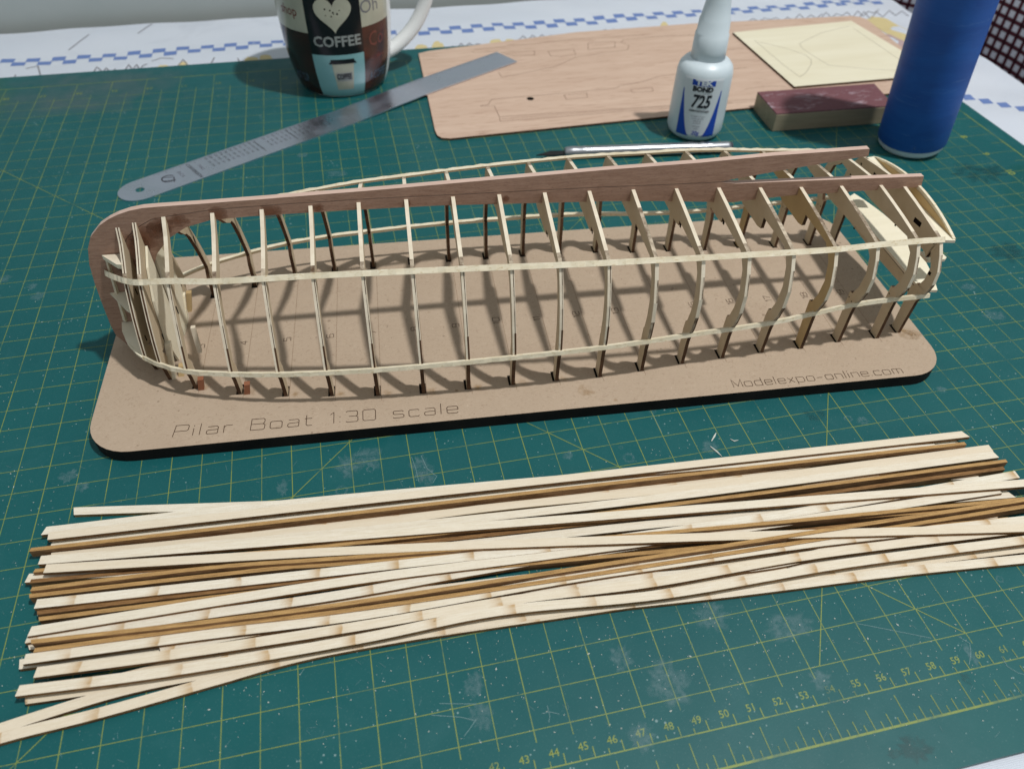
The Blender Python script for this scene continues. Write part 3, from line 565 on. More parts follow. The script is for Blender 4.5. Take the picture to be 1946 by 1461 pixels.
def frame(k):
    b = MB(); h = 0.085; s0 = FS[k]; P = rprof(k)
    for sg in (-1, 1):
        O = [p[0] for p in P]; I = [p[1] for p in P]
        if k in (1, 2): I = [(0, min(I[i][1], O[i][1]-.3)) if i < 2 else (max(0, I[i][0]-(1.0 if k == 1 else 0.9)), I[i][1]-0.3) if O[i][1] > 2.2 else I[i] for i in range(len(P))]
        ring = lambda pt, s_: B(s0+s_, T0+sg*pt[0], pt[1])
        for i in range(len(P)-1):
            q = [O[i], O[i+1], I[i+1], I[i]]
            fr = [ring(x, -h) for x in q]; bk = [ring(x, h) for x in q]
            b.add(fr, [(0, 1, 2, 3) if sg > 0 else (3, 2, 1, 0)], 0); b.add(bk, [(3, 2, 1, 0) if sg > 0 else (0, 1, 2, 3)], 0)
            kind = P[i+1][2]
            cuts = [(-h, h, 1)]
            if kind == 'C': cuts = [(-h, h, 3)]
            elif kind == 'N': cuts = [(-h, h, 2)]
            elif kind == 'T': cuts = [(-h, h, 2 if k in (13, 16, 17, 18) and i > 1 else 1)] if k > 2 else [(-h, -.02, 1), (-.02, .025, 3), (.025, h, 1)]
            elif kind == 'S': cuts = [(-h, 0.02, 1), (0.02, 0.055, 3 if i % 2 else 2), (0.055, h, 1)] if k < 13 else [(-h, 0.02, 1), (0.02, h, 1 if i % 2 else 2)]
            elif kind == 'Q': cuts = [(-h, 0.0, 1), (0.0, h, 3)] if k < 13 else [(-h, .03, 2), (.03, h, 3)]
            if k < 3 and kind in 'SQ': cuts = [(-h, -.045, 1), (-.045, .035, 3), (.035, h, 1)]
            for c0_, c1_, m_ in cuts:
                b.add([ring(q[0], c0_), ring(q[1], c0_), ring(q[1], c1_), ring(q[0], c1_)], [(0, 1, 2, 3)], m_)
            b.add([fr[3], fr[2], bk[2], bk[3]], [(3, 2, 1, 0)], 3)
        e = [ring(O[-1], -h), ring(I[-1], -h), ring(I[-1], h), ring(O[-1], h)]; b.add(e, [(0, 1, 2, 3)], 3)
        if k == 20:
            c8 = [B(s0-h*.9, T0, 2.70), B(s0-h*.9, T0+sg*4.05, 2.85), B(s0+h*.9, T0+sg*4.05, 2.85), B(s0+h*.9, T0, 2.70), B(s0-h*.9, T0, 3.40), B(s0-h*.9, T0+sg*4.1, 3.38), B(s0+h*.9, T0+sg*4.1, 3.38), B(s0+h*.9, T0, 3.40)]
            b.add(c8, [(0, 1, 5, 4), (3, 7, 6, 2)], 0); b.add(c8, [(4, 5, 6, 7), (0, 3, 2, 1)], 3)
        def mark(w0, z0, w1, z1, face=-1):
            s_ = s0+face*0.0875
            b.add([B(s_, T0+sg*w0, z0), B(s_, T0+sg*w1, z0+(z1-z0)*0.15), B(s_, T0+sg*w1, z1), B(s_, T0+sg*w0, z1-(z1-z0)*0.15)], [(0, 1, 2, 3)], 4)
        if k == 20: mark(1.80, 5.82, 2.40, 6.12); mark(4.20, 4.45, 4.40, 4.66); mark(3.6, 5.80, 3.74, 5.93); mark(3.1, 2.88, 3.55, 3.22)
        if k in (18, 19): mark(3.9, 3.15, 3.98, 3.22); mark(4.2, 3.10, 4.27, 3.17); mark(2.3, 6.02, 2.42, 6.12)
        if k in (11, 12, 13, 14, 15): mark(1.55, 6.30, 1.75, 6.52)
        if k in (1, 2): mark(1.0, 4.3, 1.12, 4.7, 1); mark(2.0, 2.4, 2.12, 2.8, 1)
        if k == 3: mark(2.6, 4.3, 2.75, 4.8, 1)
    return b.build('frame', [M['ribg'] if k == 17 else M['rib'], M['edge'], M['edged'], M['char'], M['black']], hull)
for k in range(1, 21):
    o = frame(k)
    if k == 17: o['label'] = 'frame with amber glue stained face near the stern'
kb = MB()
def plate(mb, outline, t0, t1, mi_side=0, mi_edge=1):     # closed outline in (s,z); ear-clipped by strips
    n = len(outline)
    bm = bmesh.new(); vs_ = [bm.verts.new((x, 0, z)) for x, z in outline]; f = bm.faces.new(vs_); bmesh.ops.triangulate(bm, faces=[f], ngon_method='EAR_CLIP')
    tri = [[v.index for v in q.verts] for q in bm.faces] if False else None
    bm.verts.index_update(); tri = [[v.index for v in q.verts] for q in bm.faces]; bm.free()
    A = [B(x, t0, z) for x, z in outline]; C_ = [B(x, t1, z) for x, z in outline]
    mb.add(A, tri, mi_side); mb.add(C_, [t_[::-1] for t_ in tri], mi_side)
    mb.add(A+C_, [(i, (i+1) % n, n+(i+1) % n, n+i) for i in range(n)], mi_edge)
top = [(-1.30, .66), (-1.42, .92), (-1.62, 1.28), (-1.66, 1.9), (-1.60, 3.2), (-1.52, 4.4), (-1.38, 5.5), (-1.14, 6.34), (-.84, 6.9), (-.28, 7.45), (.2, 7.74), (.64, 7.93), (1.15, 8.08), (1.71, 8.17), (2.4, 8.19), (4, 8.2), (6.5, 8.24), (11.3, 8.34), (21.9, 8.66), (26.4, 8.74), (30, 8.88), (34.62, 8.93)]
jnt = [(34.70, 8.56), (31.1, 8.15), (27.5, 7.68)]
joint = [(24.5, 7.73), (22, 7.80), (16, 7.88), (11.2, 7.95), (7.5, 7.95), (4.7, 7.90), (2.7, 7.72)]
inner = [(1.9, 7.6), (1.1, 7.2), (0.55, 6.7), (0.1, 5.6), (-0.25, 4.2), (-.45, 2.6), (-.6, 1.5), (-0.8, .66)]
plate(kb, (top+jnt+joint+inner)[::-1], T0-0.15, T0+0.15); kb.build('keel', [M['keel'], M['keelt']], hull)
kl = MB()
low = [(1.9, 7.57), (2.7, 7.69), (4.7, 7.87), (7.5, 7.92), (11.2, 7.92), (16, 7.85), (22, 7.77), (24.5, 7.70), (27.6, 7.64), (28.4, 7.52), (31.3, 7.45), (38.1, 7.26), (38.2, 6.66), (33.9, 6.66), (31.5, 6.68), (28.9, 6.54), (28.5, 6.50), (24.6, 6.85), (22, 7.02), (14.3, 7.36), (10, 7.42), (6.0, 7.42), (4.3, 7.36), (3.2, 7.08), (2.3, 6.55), (1.6, 5.8), (1.1, 4.8), (.7, 3.2), (.4, 1.6), (.2, .66), (-0.78, .66), (-.57, 1.5), (-.42, 2.6), (-.22, 4.2), (.13, 5.6), (0.58, 6.67), (1.13, 7.17)]
plate(kl, low, T0-0.144, T0+0.144); M['gluer'] = decal('red_glue_stain', (0.21, 0.085, 0.045, 1), 0.85, 90, 0.3, .15, .45)
gk = kl
for s_, z_, r_, q_ in ((3.0, 7.45, .42, .9), (4.7, 7.62, .42, 1), (6.9, 7.60, .55, .9), (9.0, 7.62, .25, 1), (0.9, 6.3, .5, 1.6), (.2, 5.2, .5, 1.8), (.0, 3.6, .34, 3.0), (2.2, 7.25, .6, .9), (1.3, 6.7, .6, 1.4), (1.9, 7.0, .4, 1), (12.9, 7.62, .18, 1), (17.4, 7.5, .16, 1)):
    n = 18; jj = [1+random.uniform(-.2, .2) for _ in range(n)]
    gk.add([B(s_, T0-0.1525, z_)]+[B(s_+r_*jj[i]*math.cos(6.2832*i/n), T0-0.1525, z_+min(.40, r_)*q_*jj[i]*math.sin(6.2832*i/n)) for i in range(n)], [(0, 1+i, 1+(i+1) % n) for i in range(n)], 2, [(0, 0)]+[(.75, 0)]*n)
kl.build('inner_keel', [M['keel'], M['keelt'], M['gluer']], hull, uv=True)
# stringers
def catmull(pts, n=6):
    out = []
    for i in range(len(pts)-1):
        p0, p1, p2, p3 = pts[max(i-1, 0)], pts[i], pts[i+1], pts[min(i+2, len(pts)-1)]
        for k in range(n):
            t = k/n; out.append(tuple(0.5*((2*p1[j])+(-p0[j]+p2[j])*t+(2*p0[j]-5*p1[j]+4*p2[j]-p3[j])*t*t+(-p0[j]+3*p1[j]-3*p2[j]+p3[j])*t**3) for j in range(3)))
    out.append(tuple(pts[-1])); return out

def stringer(name, tbl, start, end, wd, th, ang, kin):
    for sg in (-1, 1):
        pts = start+[(FS[k], tbl[k][0], tbl[k][1]) for k in kin]+end; P = catmull(pts); b = MB(); vs = []
        n_ = len(P)
        for i, (s_, w_, z_) in enumerate(P):
            a = ang(s_)
            ca, sa = math.cos(a), math.sin(a)    # outward-up normal
            jt = 0.014*math.sin(s_*9+sg)+0.010*math.sin(s_*23)+random.uniform(-.012, .012)
            for du, dv in ((-wd/2, -0.05), (wd/2, -0.05), (wd/2, th-0.05+jt), (-wd/2, th-0.05+jt)):
                ww = w_+ca*dv-sa*du; zz = z_+sa*dv+ca*du; vs.append(B(s_, T0+sg*ww, zz))
        fs = [(4*i+k, 4*i+(k+1) % 4, 4*(i+1)+(k+1) % 4, 4*(i+1)+k) for i in range(n_-1) for k in range(4)]+[(0, 1, 2, 3), tuple(4*(n_-1)+q for q in (3, 2, 1, 0))]
        b.add(vs, fs); b.build(name, M['strg'], hull)
stringer('stringer', CH, [(-.85, .22, 5.05), (-.3, .85, 5.25)], [(37.45, 3.91, 6.18)], 0.26, 0.13, lambda s: math.radians(40), range(1, 21))
stringer('stringer', LOW, [(-0.45, 1.75, 2.0), (0.0, 2.3, 2.0)], [(37.6, 4.49, 3.35)], 0.20, 0.16, lambda s: math.radians(18), range(1, 21))
# stern transom pieces
def hplate(name, outline, z0, z1, mat):   # outline in (s, w signed)
    b = MB(); b.slab([(s_, T0+w_) for s_, w_ in outline], z0, z1, 0, 1, B); return b.build(name, mat, hull)
def arc_out(W_, sa, sb, n=16): return [(sb-(sb-sa)*(abs(-W_+2*W_*i/n)/W_)**2, -W_+2*W_*i/n) for i in range(n+1)]
hplate('transom_plate', [(37.22, 3.9), (37.22, -3.9), (37.40, -4.35)]+arc_out(4.42, 38.0, 38.85), 3.43, 3.57, [M['bass'], M['edge']])
for sg in (-1, 1):
    q = [(37.40, 2.9), (38.40, 2.75), (38.46, 3.5), (38.3, 3.62), (37.40, 3.62)]
    hplate('transom_tab', [(a, sg*c) for a, c in (q if sg > 0 else q[::-1])], 4.66, 4.80, [M['bass'], M['edge']])
hplate('transom_plate', [(37.39, 3.85), (37.39, -3.85)]+arc_out(3.95, 38.05, 38.2), 5.98, 6.12, [M['bass'], M['edge']])
b = MB(); n = 24; vs = []
for i in range(n+1):
    w_ = -3.85+7.7*i/n; u = 1-(w_/3.85)**2; sc_ = 38.03+0.05*u; zt = 6.15+0.60*u; zb = 6.12+0.40*u if u > .08 else 6.12
    for ds, z_ in ((-.07, zb), (.07, zb), (.07, zt), (-.07, zt)): vs.append(B(sc_+ds, T0+w_, z_))
b.add(vs, [(4*i+k, 4*i+(k+1) % 4, 4*(i+1)+(k+1) % 4, 4*(i+1)+k) for i in range(n) for k in range(4)]+[(0, 1, 2, 3), (4*n+3, 4*n+2, 4*n+1, 4*n)]); b.build('transom_rim', M['strg'], hull)
# transom web between the strip and the rim (amber inside)
b = MB(); vs = []
for i in range(n+1):
    w_ = -3.6+7.2*i/n; u = 1-(w_/3.85)**2
    vs += [B(37.98, T0+w_, 6.12), B(37.98, T0+w_, 6.13+0.45*u)]
b.add(vs, [(2*i, 2*i+2, 2*i+3, 2*i+1) for i in range(n)]); b.build('transom_web', M['ribg'], hull)
# bow shelves, blocks and strips
for sg in (-1, 1):
    def hp(name, ol, z0, z1, mt): 
        b = MB(); p_ = [(s_, T0+sg*w_) for s_, w_ in ol]; b.slab(p_ if sg > 0 else p_[::-1], z0, z1, 0, 1, B); b.build(name, mt, hull)
    hp('bow_shelf', [(.34, .16), (.32, 2.85), (-.02, 2.5), (-.55, 1.75), (-.95, .85), (-1.1, .16)], 1.98, 2.12, [M['bass'], M['edge']])
    hp('bow_shelf', [(.34, .16), (.34, 1.85), (-.1, 1.45), (-.6, .75), (-1.05, .16)], 3.75, 3.88, [M['bass'], M['edge']])
    hp('bow_block', [(.32, .2), (.36, 1.05), (.1, .98), (-.68, .2)], 5.75, 5.98, [M['edge'], M['bass']])
    b = MB(); b.add([B(-.62, T0+sg*.16, 5.9), B(-.50, T0+sg*.30, 5.9), B(-.86, T0+sg*.30, 2.2), B(-1.02, T0+sg*.16, 2.2), B(-.45, T0+sg*.16, 5.9), B(-.8, T0+sg*.16, 2.2)], [(0, 1, 2, 3), (1, 4, 5, 2)]); b.build('bow_strip', M['strg'], hull)
# gusset plates between the foremost frames (cheeks)
for sg in (-1, 1):
    b = MB(); q = [(1.26, .2, 6.3), (1.26, 1.0, 5.7), (1.26, 1.75, 4.4), (1.26, 2.1, 2.2), (1.26, 1.6, .66), (1.26, .2, .66)]
    A = [B(s_, T0+sg*w_, z_) for s_, w_, z_ in q]; C_ = [B(s_+.1, T0+sg*w_, z_) for s_, w_, z_ in q]; nn = len(q)
    b.add(A, [tuple(range(nn))]); b.add(C_, [tuple(reversed(range(nn)))]); b.add(A+C_, [(i, (i+1) % nn, nn+(i+1) % nn, nn+i) for i in range(nn)]); b.build('bulkhead', M['bass'], hull)
# braces standing at the feet of the bow frames
def peg(px, py, s_len, z0, z1, mat, name='brace', lean=(0, 0), r=0.13):
    c = at(px, py, z0); b = MB(); r2 = r
    lo_ = [(c[0]-r, c[1]-r2, z0), (c[0]+r, c[1]-r2, z0), (c[0]+r, c[1]+r2, z0), (c[0]-r, c[1]+r2, z0)]
    b.box(lo_+[(x+lean[0], y+lean[1], z1) for x, y, _ in lo_]); b.build(name, mat, hull)
peg(383, 738, 0, .65, 1.25, M['copper'], lean=(.1, .05)); peg(470, 746, 0, .65, 1.2, M['copper'], lean=(.1, .05))
peg(330, 717, 0, .65, 2.3, M['strg'], lean=(.15, .6)); peg(345, 712, 0, .65, 1.1, M['ribg'], lean=(.1, .2)); peg(352, 612, 0, .65, 1.9, M['strg'], lean=(.15, .7)); peg(360, 590, 0, .65, 1.6, M['ribg'], lean=(.2, .3)); peg(380, 668, 0, 1.3, 2.6, M['edge'], lean=(0, .3), r=.1)

# ================================================================== ruler
a0 = Vector((-17.65, 37.05)); a1 = Vector((10.82, 53.40)); dv = (a1-a0).normalized(); nv = Vector((-dv.y, dv.x)); Lr = (a1-a0).length; hw = 1.25
b = MB(); N_ = 40; vs = []
def rz(x): return 0.012+0.20*max(0, min(1, (x-17)/7))
def RP(x, y, z=0): p = a0+dv*x+nv*y; return (p.x, p.y, rz(x)+z)
outl = []
for k in range(13):
    th = math.pi/2+math.pi*k/12; outl.append((hw+hw*math.cos(th)*1.0, hw*math.sin(th)))
# body in cross strips so that it can bend over the sheet; the rounded end is a fan around the hole
hole = [(1.35+0.28*math.cos(2*math.pi*k/24), 0.28*math.sin(2*math.pi*k/24)) for k in range(24)]
outer24 = []
for k in range(24):
    th = 2*math.pi*k/24; cx_, sy_ = math.cos(th), math.sin(th)
    if cx_ <= 0: outer24.append((1.35+1.35*cx_, hw*sy_))
    else: q = 1/max(abs(cx_), abs(sy_)); outer24.append((1.35+1.3*cx_*q*(1 if abs(cx_) >= abs(sy_) else 1), hw*sy_*q))
TT = 0.08
for z_, flip in ((TT, False), (0, True)):
    vs = [RP(x, y, z_) for x, y in hole]+[RP(x, y, z_) for x, y in outer24]
    fs = [(k, 24+k, 24+(k+1) % 24, (k+1) % 24) for k in range(24)]
    b.add(vs, [f[::-1] for f in fs] if flip else fs)
b.add([RP(x, y, 0) for x, y in hole]+[RP(x, y, TT) for x, y in hole], [(k, (k+1) % 24, 24+(k+1) % 24, 24+k) for k in range(24)])
b.add([RP(x, y, 0) for x, y in outer24]+[RP(x, y, TT) for x, y in outer24], [(k, (k+1) % 24, 24+(k+1) % 24, 24+k) for k in range(24)])
xs = [2.65+(Lr-2.65)*i/N_ for i in range(N_+1)]; vs = []
for x in xs: vs += [RP(x, -hw, 0), RP(x, hw, 0), RP(x, hw, TT), RP(x, -hw, TT)]
b.add(vs, [(4*i+k, 4*i+(k+1) % 4, 4*(i+1)+(k+1) % 4, 4*(i+1)+k) for i in range(N_) for k in range(4)]+[(4*N_+3, 4*N_+2, 4*N_+1, 4*N_)])
ib = b
def rtext(txt, x, y, size, rot=0, mi=0, bold=0):
    vs, fs = text2d(txt, size, bold=bold); c, s_ = math.cos(rot), math.sin(rot); ib.add([RP(x+a*c-b_*s_, y+a*s_+b_*c, TT+0.003) for a, b_ in vs], fs, mi+1)
def rstrip(pts, wd, mi=0): ib.strip(pts, wd, TT+0.004, RP, mi+1)
rtext('CONVERSION', 5.0, -0.05, 0.34, -math.pi/2, 0, .006); rtext('TABLE', 5.55, 0.1, 0.30, -math.pi/2, 1)
for k in range(26):
    x = 6.3+k*0.36
    if k in (11,): continue
    if k in (10, 17): x_ = x; rstrip([(x_, .95), (x_, -.75)], 0.04, 0)
    for y, l_ in ((.95, .34), (.35, .22), (-.2, .16)):
        rtext(random.choice(['.031', '1/64', '.047', '3/32', '.140', '5/64', '.265', '7/16']), x, y-l_*0.5+0.1, 0.23, -math.pi/2, random.choice((0, 0, 1)), 0.0)
rstrip([(3.3+.42*math.cos(th), .1+.42*math.sin(th)) for th in [math.radians(a) for a in range(20, 300, 20)]], 0.09); rstrip([(2.9, .0), (3.6, -.35)], .08); rstrip([(3.0, .5), (3.65, .05), (3.4, -.5)], .07); rtext('INOX', 4.15, .1, .34, -math.pi/2, 1)
for k in range(0, 300):
    x = Lr-0.3-k*0.1
    if x < 2.7: break
    rstrip([(x, hw-0.02), (x, hw-(0.42 if k % 10 == 0 else 0.3 if k % 5 == 0 else 0.2))], 0.018, 1)
_o = ib.build('steel_ruler', [M['steel'], M['ink'], M['inkf']], None); tag(_o, 'steel ruler with a hanging hole lying across mat and pink wood sheet', 'ruler')

# ================================================================== laser cut sheets
q = [(3.72, 55.6), (3.2, 41.0), (27.5, 41.35), (45.3, 41.6), (45.6, 49.1), (45.9, 56.6), (44.9, 57.3), (29.4, 57.9), (18.1, 57.7)]
q = [(3.05, 42.0), (3.1, 41.2), (3.35, 40.8), (3.9, 40.6), (19.57, 41.0), (34.0, 41.35), (45.2, 41.6), (45.35, 49.1), (45.9, 56.1), (45.6, 56.8), (44.9, 57.2), (29.4, 57.95), (18.1, 57.8), (4.6, 55.95), (3.72, 55.6)]
b = MB(); b.slab(q, 0.02, 0.17, 0, 1)
cb = b; cz = [0]
def cutl(pts, wd=0.035, mi=0, z=0.17, mb=None, closed=False):
    cz[0] += 1; (mb or cb).strip(pts, wd, z+0.003+0.001*(cz[0] % 3), None, mi+2, closed)
cutl([(6.94, 45.16), (7.6, 45.3), (8.04, 46.11), (12, 46.1), (18.17, 46.29), (18.4, 46.6), (20.5, 47.0), (22.28, 47.76), (24.5, 47.9), (30, 48.0)])
cutl([(6.94, 45.1), (8.0, 44.97), (8.0, 43.17), (15, 42.85), (21.3, 42.62), (30, 42.4)]); cutl([(8.0, 43.1), (7.91, 42.46), (21.17, 42.27), (30, 42.1)])
cutl([(8.1, 42.8), (21, 42.5), (26, 42.3)], .025)
for r_ in ([(13.66, 45.82), (15.49, 45.84), (15.38, 45.12), (13.66, 45.08)], [(19.07, 45.89), (20.87, 45.87), (20.75, 45.22), (19.07, 45.28)], [(14.55, 54.12), (16.83, 54.08), (16.65, 52.94), (14.56, 53.06)], [(18.45, 55.26), (20.87, 55.21), (20.47, 53.99), (18.03, 53.87)], [(10.6, 54.6), (13.45, 54.42), (13.25, 53.64), (11.6, 53.7)]): cutl(r_, .035, 0, .17, None, True)
cutl([(8.18, 55.24), (8.4, 54.9), (10.4, 54.9)]); cutl([(9.54, 50.75), (9.61, 49.77), (14.3, 51.0), (16.65, 52.6), (21.4, 53.3), (21.8, 54.2), (21.3, 54.9), (21.73, 55.4), (24.84, 55.6), (28.39, 55.35)]); cutl([(8.5, 55.6), (14, 55.9), (18, 56.3), (24, 56.2)])
cutl([(28, 44.2), (30, 44.5), (31.5, 44.1)], .03); cutl([(26.5, 52), (29, 51.6), (31.5, 51.9)], .03); cutl([(26, 49.4), (29, 49.8), (31.8, 49.2)], .03); cutl([(6, 40.9), (6.5, 40.9)], .03)
cb.add([(10.96+.28*math.cos(6.2832*i/20), 45.66+.28*math.sin(6.2832*i/20), .178) for i in range(20)], [tuple(range(20))], 3)
_o = cb.build('cherry_sheet', [M['cherry'], M['char'], M['cut'], M['black']]); tag(_o, 'large pink brown laser cut wood sheet with rounded corners and a small hole', 'wood sheet')
b = MB(); b.slab([(31.95, 43.6), (44.6, 43.6), (44.65, 48.1), (43.9, 55.6), (31.78, 54.9)], 0.18, 0.36, 0, 1)
cutl([(32.91, 52.81), (32.95, 49.8), (34.6-1.6, 47.6), (33.25, 45.16), (34.2, 45.9), (35.4, 47.31), (35.85, 48.2), (35.81, 49.16), (34.9, 50.6), (34.0, 51.6), (33.15, 52.4)], .05, 0, .36, b)
cutl([(43.02, 54.44), (39.68, 53.42), (36.51, 51.5), (36.24, 50.52), (36.46, 48.4), (36.76, 46.86), (39.74, 45.51), (41.68, 44.96), (44.3, 44.9)], .05, 0, .36, b); cutl([(43.12, 53.9), (43.26, 49.5), (43.3, 46.55)], .05, 0, .36, b)
_o = b.build('birch_sheet', [M['ply'], M['char'], M['cut2']]); tag(_o, 'pale cream laser cut wood sheet lying on the pink brown sheet', 'wood sheet')

# ================================================================== coffee mug
MC = (-2.72, 52.0); mg = thing('coffee_mug', 'ceramic mug printed with the word coffee behind the steel ruler', 'mug', (*MC, 0))
prof = [(0.0, 2.9), (0.02, 3.15), (0.15, 3.3), (0.5, 3.45), (1.0, 3.62), (2.0, 3.84), (3.0, 3.98), (4.5, 4.10), (6.0, 4.17), (8.0, 4.2), (10.2, 4.2)]
inn = [(10.25, 4.1), (10.2, 3.95), (5, 3.9), (1, 3.4), (.6, 2.9), (.6, 0.02)]
vd = Vector((CAM.x-MC[0], CAM.y-MC[1])).normalized(); A0 = math.atan2(vd.y, vd.x)
def mr(h): return interp(prof, h)
seg = 144; hs = [0, .02, .15, .5, .75]+[1+0.25*i for i in range(37)]+[10.2]
b = MB(); vs = [(MC[0]+mr(h)*math.cos(A0+2*math.pi*k/seg), MC[1]+mr(h)*math.sin(A0+2*math.pi*k/seg), h) for h in hs for k in range(seg)]
fs = []; mi = []
for i in range(len(hs)-1):
    hm = (hs[i]+hs[i+1])/2
    for k in range(seg):
        fs.append((i*seg+k, i*seg+(k+1) % seg, (i+1)*seg+(k+1) % seg, (i+1)*seg+k))
        a = ((k+.5)/seg*360+180) % 360-180     # 0 = towards the camera, + = to the right in the picture
        if hm < 0.12: m_ = 0
        elif -31 <= a < 24.0: m_ = 4 if hm < 3.6 else 2
        elif a < -31 and a > -92: m_ = 3 if hm < 5.1 else 1
        elif 24.0 <= a < 66: m_ = 5 if hm < 5.3 else 1
        elif 66 <= a < 110: m_ = 0
        else: m_ = 1 if hm > 5 else 3
        mi.append(m_)
b.add(vs, fs, mi); b.lathe(inn, (*MC, 0), 72, 0)
pr = b; eps = [0]
def wrap(vs2, fs, ang, h0, mi, d=0.012):
    vs2, fs = refine(vs2, fs, 0.22)
    out = []
    for x, y in vs2:
        h = h0+y; r_ = mr(h)+d; a = A0+math.radians(ang)+x/r_; out.append((MC[0]+r_*math.cos(a), MC[1]+r_*math.sin(a), h))
    pr.add(out, fs, mi+6)
def wtext(txt, size, ang, h0, mi, sx=1, bold=0, rot=0, d=0.012, sy=1):
    vs, fs = text2d(txt, size, bold=bold, res=2); c, s_ = math.cos(rot), math.sin(rot); wrap([((x*sx)*c-y*sy*s_, (x*sx)*s_+y*sy*c) for x, y in vs], fs, ang, h0, mi, d)
wtext('COFFEE', 1.02, -1.5, 4.45, 1, sx=.98, bold=0.028)
# heart as fan
hp_ = []
for k in range(40):
    t = 2*math.pi*k/40; hp_.append((16*math.sin(t)**3/16*1.32, (13*math.cos(t)-5*math.cos(2*t)-2*math.cos(3*t)-math.cos(4*t))/16*1.32))
wrap([(0, 0)]+hp_, [(0, 1+k, 1+(k+1) % 40) for k in range(40)], -2.0, 6.45, 0, .016)
for _ in range(9):
    x, y = random.uniform(-.6, .5), random.uniform(-.3, .7); r_ = random.uniform(.03, .07); wrap([(x+r_*math.cos(a*1.05), y+r_*math.sin(a*1.05)) for a in range(6)], [tuple(range(6))], -2, 6.45, 2, .02)
def poly(pts, ang, h0, mi, d=0.012): wrap(pts, [(0, 1, 2, 3)], ang, h0, mi, d)
poly([(-.58, 0), (.58, 0), (.80, 2.1), (-.80, 2.1)][0:4], 1.2, .75, 0)
poly([(-.96, 2.1), (.96, 2.1), (.84, 2.42), (-.84, 2.42)], 1.2, .75, 2, .014); poly([(-1.02, 2.08), (1.02, 2.08), (1.0, 2.18), (-1.0, 2.18)], 1.2, .75, 2, .018)
poly([(-.55, .72), (.55, .72), (.60, 1.40), (-.60, 1.40)], 1.2, .75, 6, .016); wtext('COFFEE', .40, 1.2, 1.82, 2, sx=.78, bold=0.02, d=.022, sy=1.5)
wtext('A COFFEE', .62, 45, 1.45, 7, sx=.62, bold=.01, sy=1.5); wtext('HOT CUP', .62, -54, 1.45, 7, sx=.55, bold=.01, sy=1.5)
wtext('shop', .95, -50, 6.35, 3, sx=.9, bold=.01); wtext('Oh', 1.3, 36, 6.55, 4, sx=1.0, bold=-.012); wtext('Co', 1.5, 42, 4.2, 5, sx=.8, bold=.0); wtext('coffee', .5, 44, 2.9, 5, sx=1.1)
for k in range(24):   # curve of the cream band edge ornaments
    pass
b.build('body', [M['whitecer'], M['mcream'], M['mblack'], M['mbrown'], M['mteal'], M['mbrown2'], M['mcream'], M['mgrey'], M['mblack'], M['mred'], M['inkf'], M['mred'], M['mgrey'], M['mblue']], mg, smooth=True)
hd = MB(); rgt = Vector((-vd.y, vd.x)); hdir = (rgt*0.97-vd*0.25).normalized()
path = []
for h, r_ in ((1.5, 3.4), (1.75, 4.2), (2.3, 5.15), (3.1, 6.1), (4.1, 6.85), (5.2, 7.35), (6.4, 7.5), (7.6, 7.2), (8.6, 6.5), (9.2, 5.4), (9.3, 4.0)): path.append((MC[0]+hdir.x*r_, MC[1]+hdir.y*r_, h))
hd.tube(catmull(path, 4), 0.50, 14, ell=1.3, ref=Vector((-hdir.y, hdir.x, 0))); hd.build('handle', M['whitecer'], mg, smooth=True)

# ================================================================== glue bottle
BC = (21.5, 38.8); gbt = thing('glue_bottle', 'white plastic glue bottle with blue label reading 725', 'bottle', (*BC, 0))
bp_ = [(0.0, 1.35), (0.06, 1.6), (0.25, 1.82), (0.6, 1.95), (1.5, 1.95), (3, 1.93), (4.5, 1.90), (4.9, 1.80), (5.2, 1.55), (5.35, 1.22), (5.42, 1.12)]
b = MB(); b.lathe(bp_, (*BC, 0), 64); b.build('body', M['pw'], gbt, smooth=True)
cp = [(5.25, 1.17), (6.0, 1.15), (6.93, 1.12), (6.98, 1.06), (7.85, 1.02), (7.92, .97), (9.0, .80), (10.2, .56), (11.2, .36), (11.6, .3), (11.62, .02)]
b = MB(); b.lathe(cp, (*BC, 0), 56); b.build('cap', M['pw'], gbt, smooth=True)
lb = MB(); vb = Vector((CAM.x-BC[0], CAM.y-BC[1])).normalized(); AB = math.atan2(vb.y, vb.x)+math.radians(4)
def bw(vs2, fs, h0, mi, d=0.01, ang=0):
    vs2, fs = refine(vs2, fs, 0.2)
    out = []
    for x, y in vs2:
        h = h0+y; r_ = interp(bp_, h)+d; a = AB+math.radians(ang)+x/r_; out.append((BC[0]+r_*math.cos(a), BC[1]+r_*math.sin(a), h))
    lb.add(out, fs, mi)
def grid(x0f, x1f, y0, y1, mi, d, n=14, m_=6):
    vs = []
    for j in range(n+1):
        y = y0+(y1-y0)*j/n
        for i in range(m_+1): vs.append((x0f(y)+(x1f(y)-x0f(y))*i/m_, y))
    bw(vs, [(j*(m_+1)+i, j*(m_+1)+i+1, (j+1)*(m_+1)+i+1, (j+1)*(m_+1)+i) for j in range(n) for i in range(m_)], 0, mi, d)
grid(lambda y: -1.42, lambda y: 1.42, .48, 4.62, 0, .006, 14, 20)
sw = lambda y: 0.42+0.92*((y-.5)/3.3)**0.6
grid(lambda y: -1.40, lambda y: -min(1.395, sw(y)), .52, 3.75, 1, .012); grid(lambda y: min(1.395, sw(y)), lambda y: 1.40, .52, 3.75, 1, .012)
grid(lambda y: -.80, lambda y: .80, 4.12, 4.50, 1, .013, 3, 12)
def bt_(txt, size, h, mi, sx=1, bold=0, shear=0, d=.028, x0=0, sy=1): vs, fs = text2d(txt, size, bold=bold, shear=shear, res=2); bw([(x*sx+x0, y*sy) for x, y in vs], fs, h, mi, d)
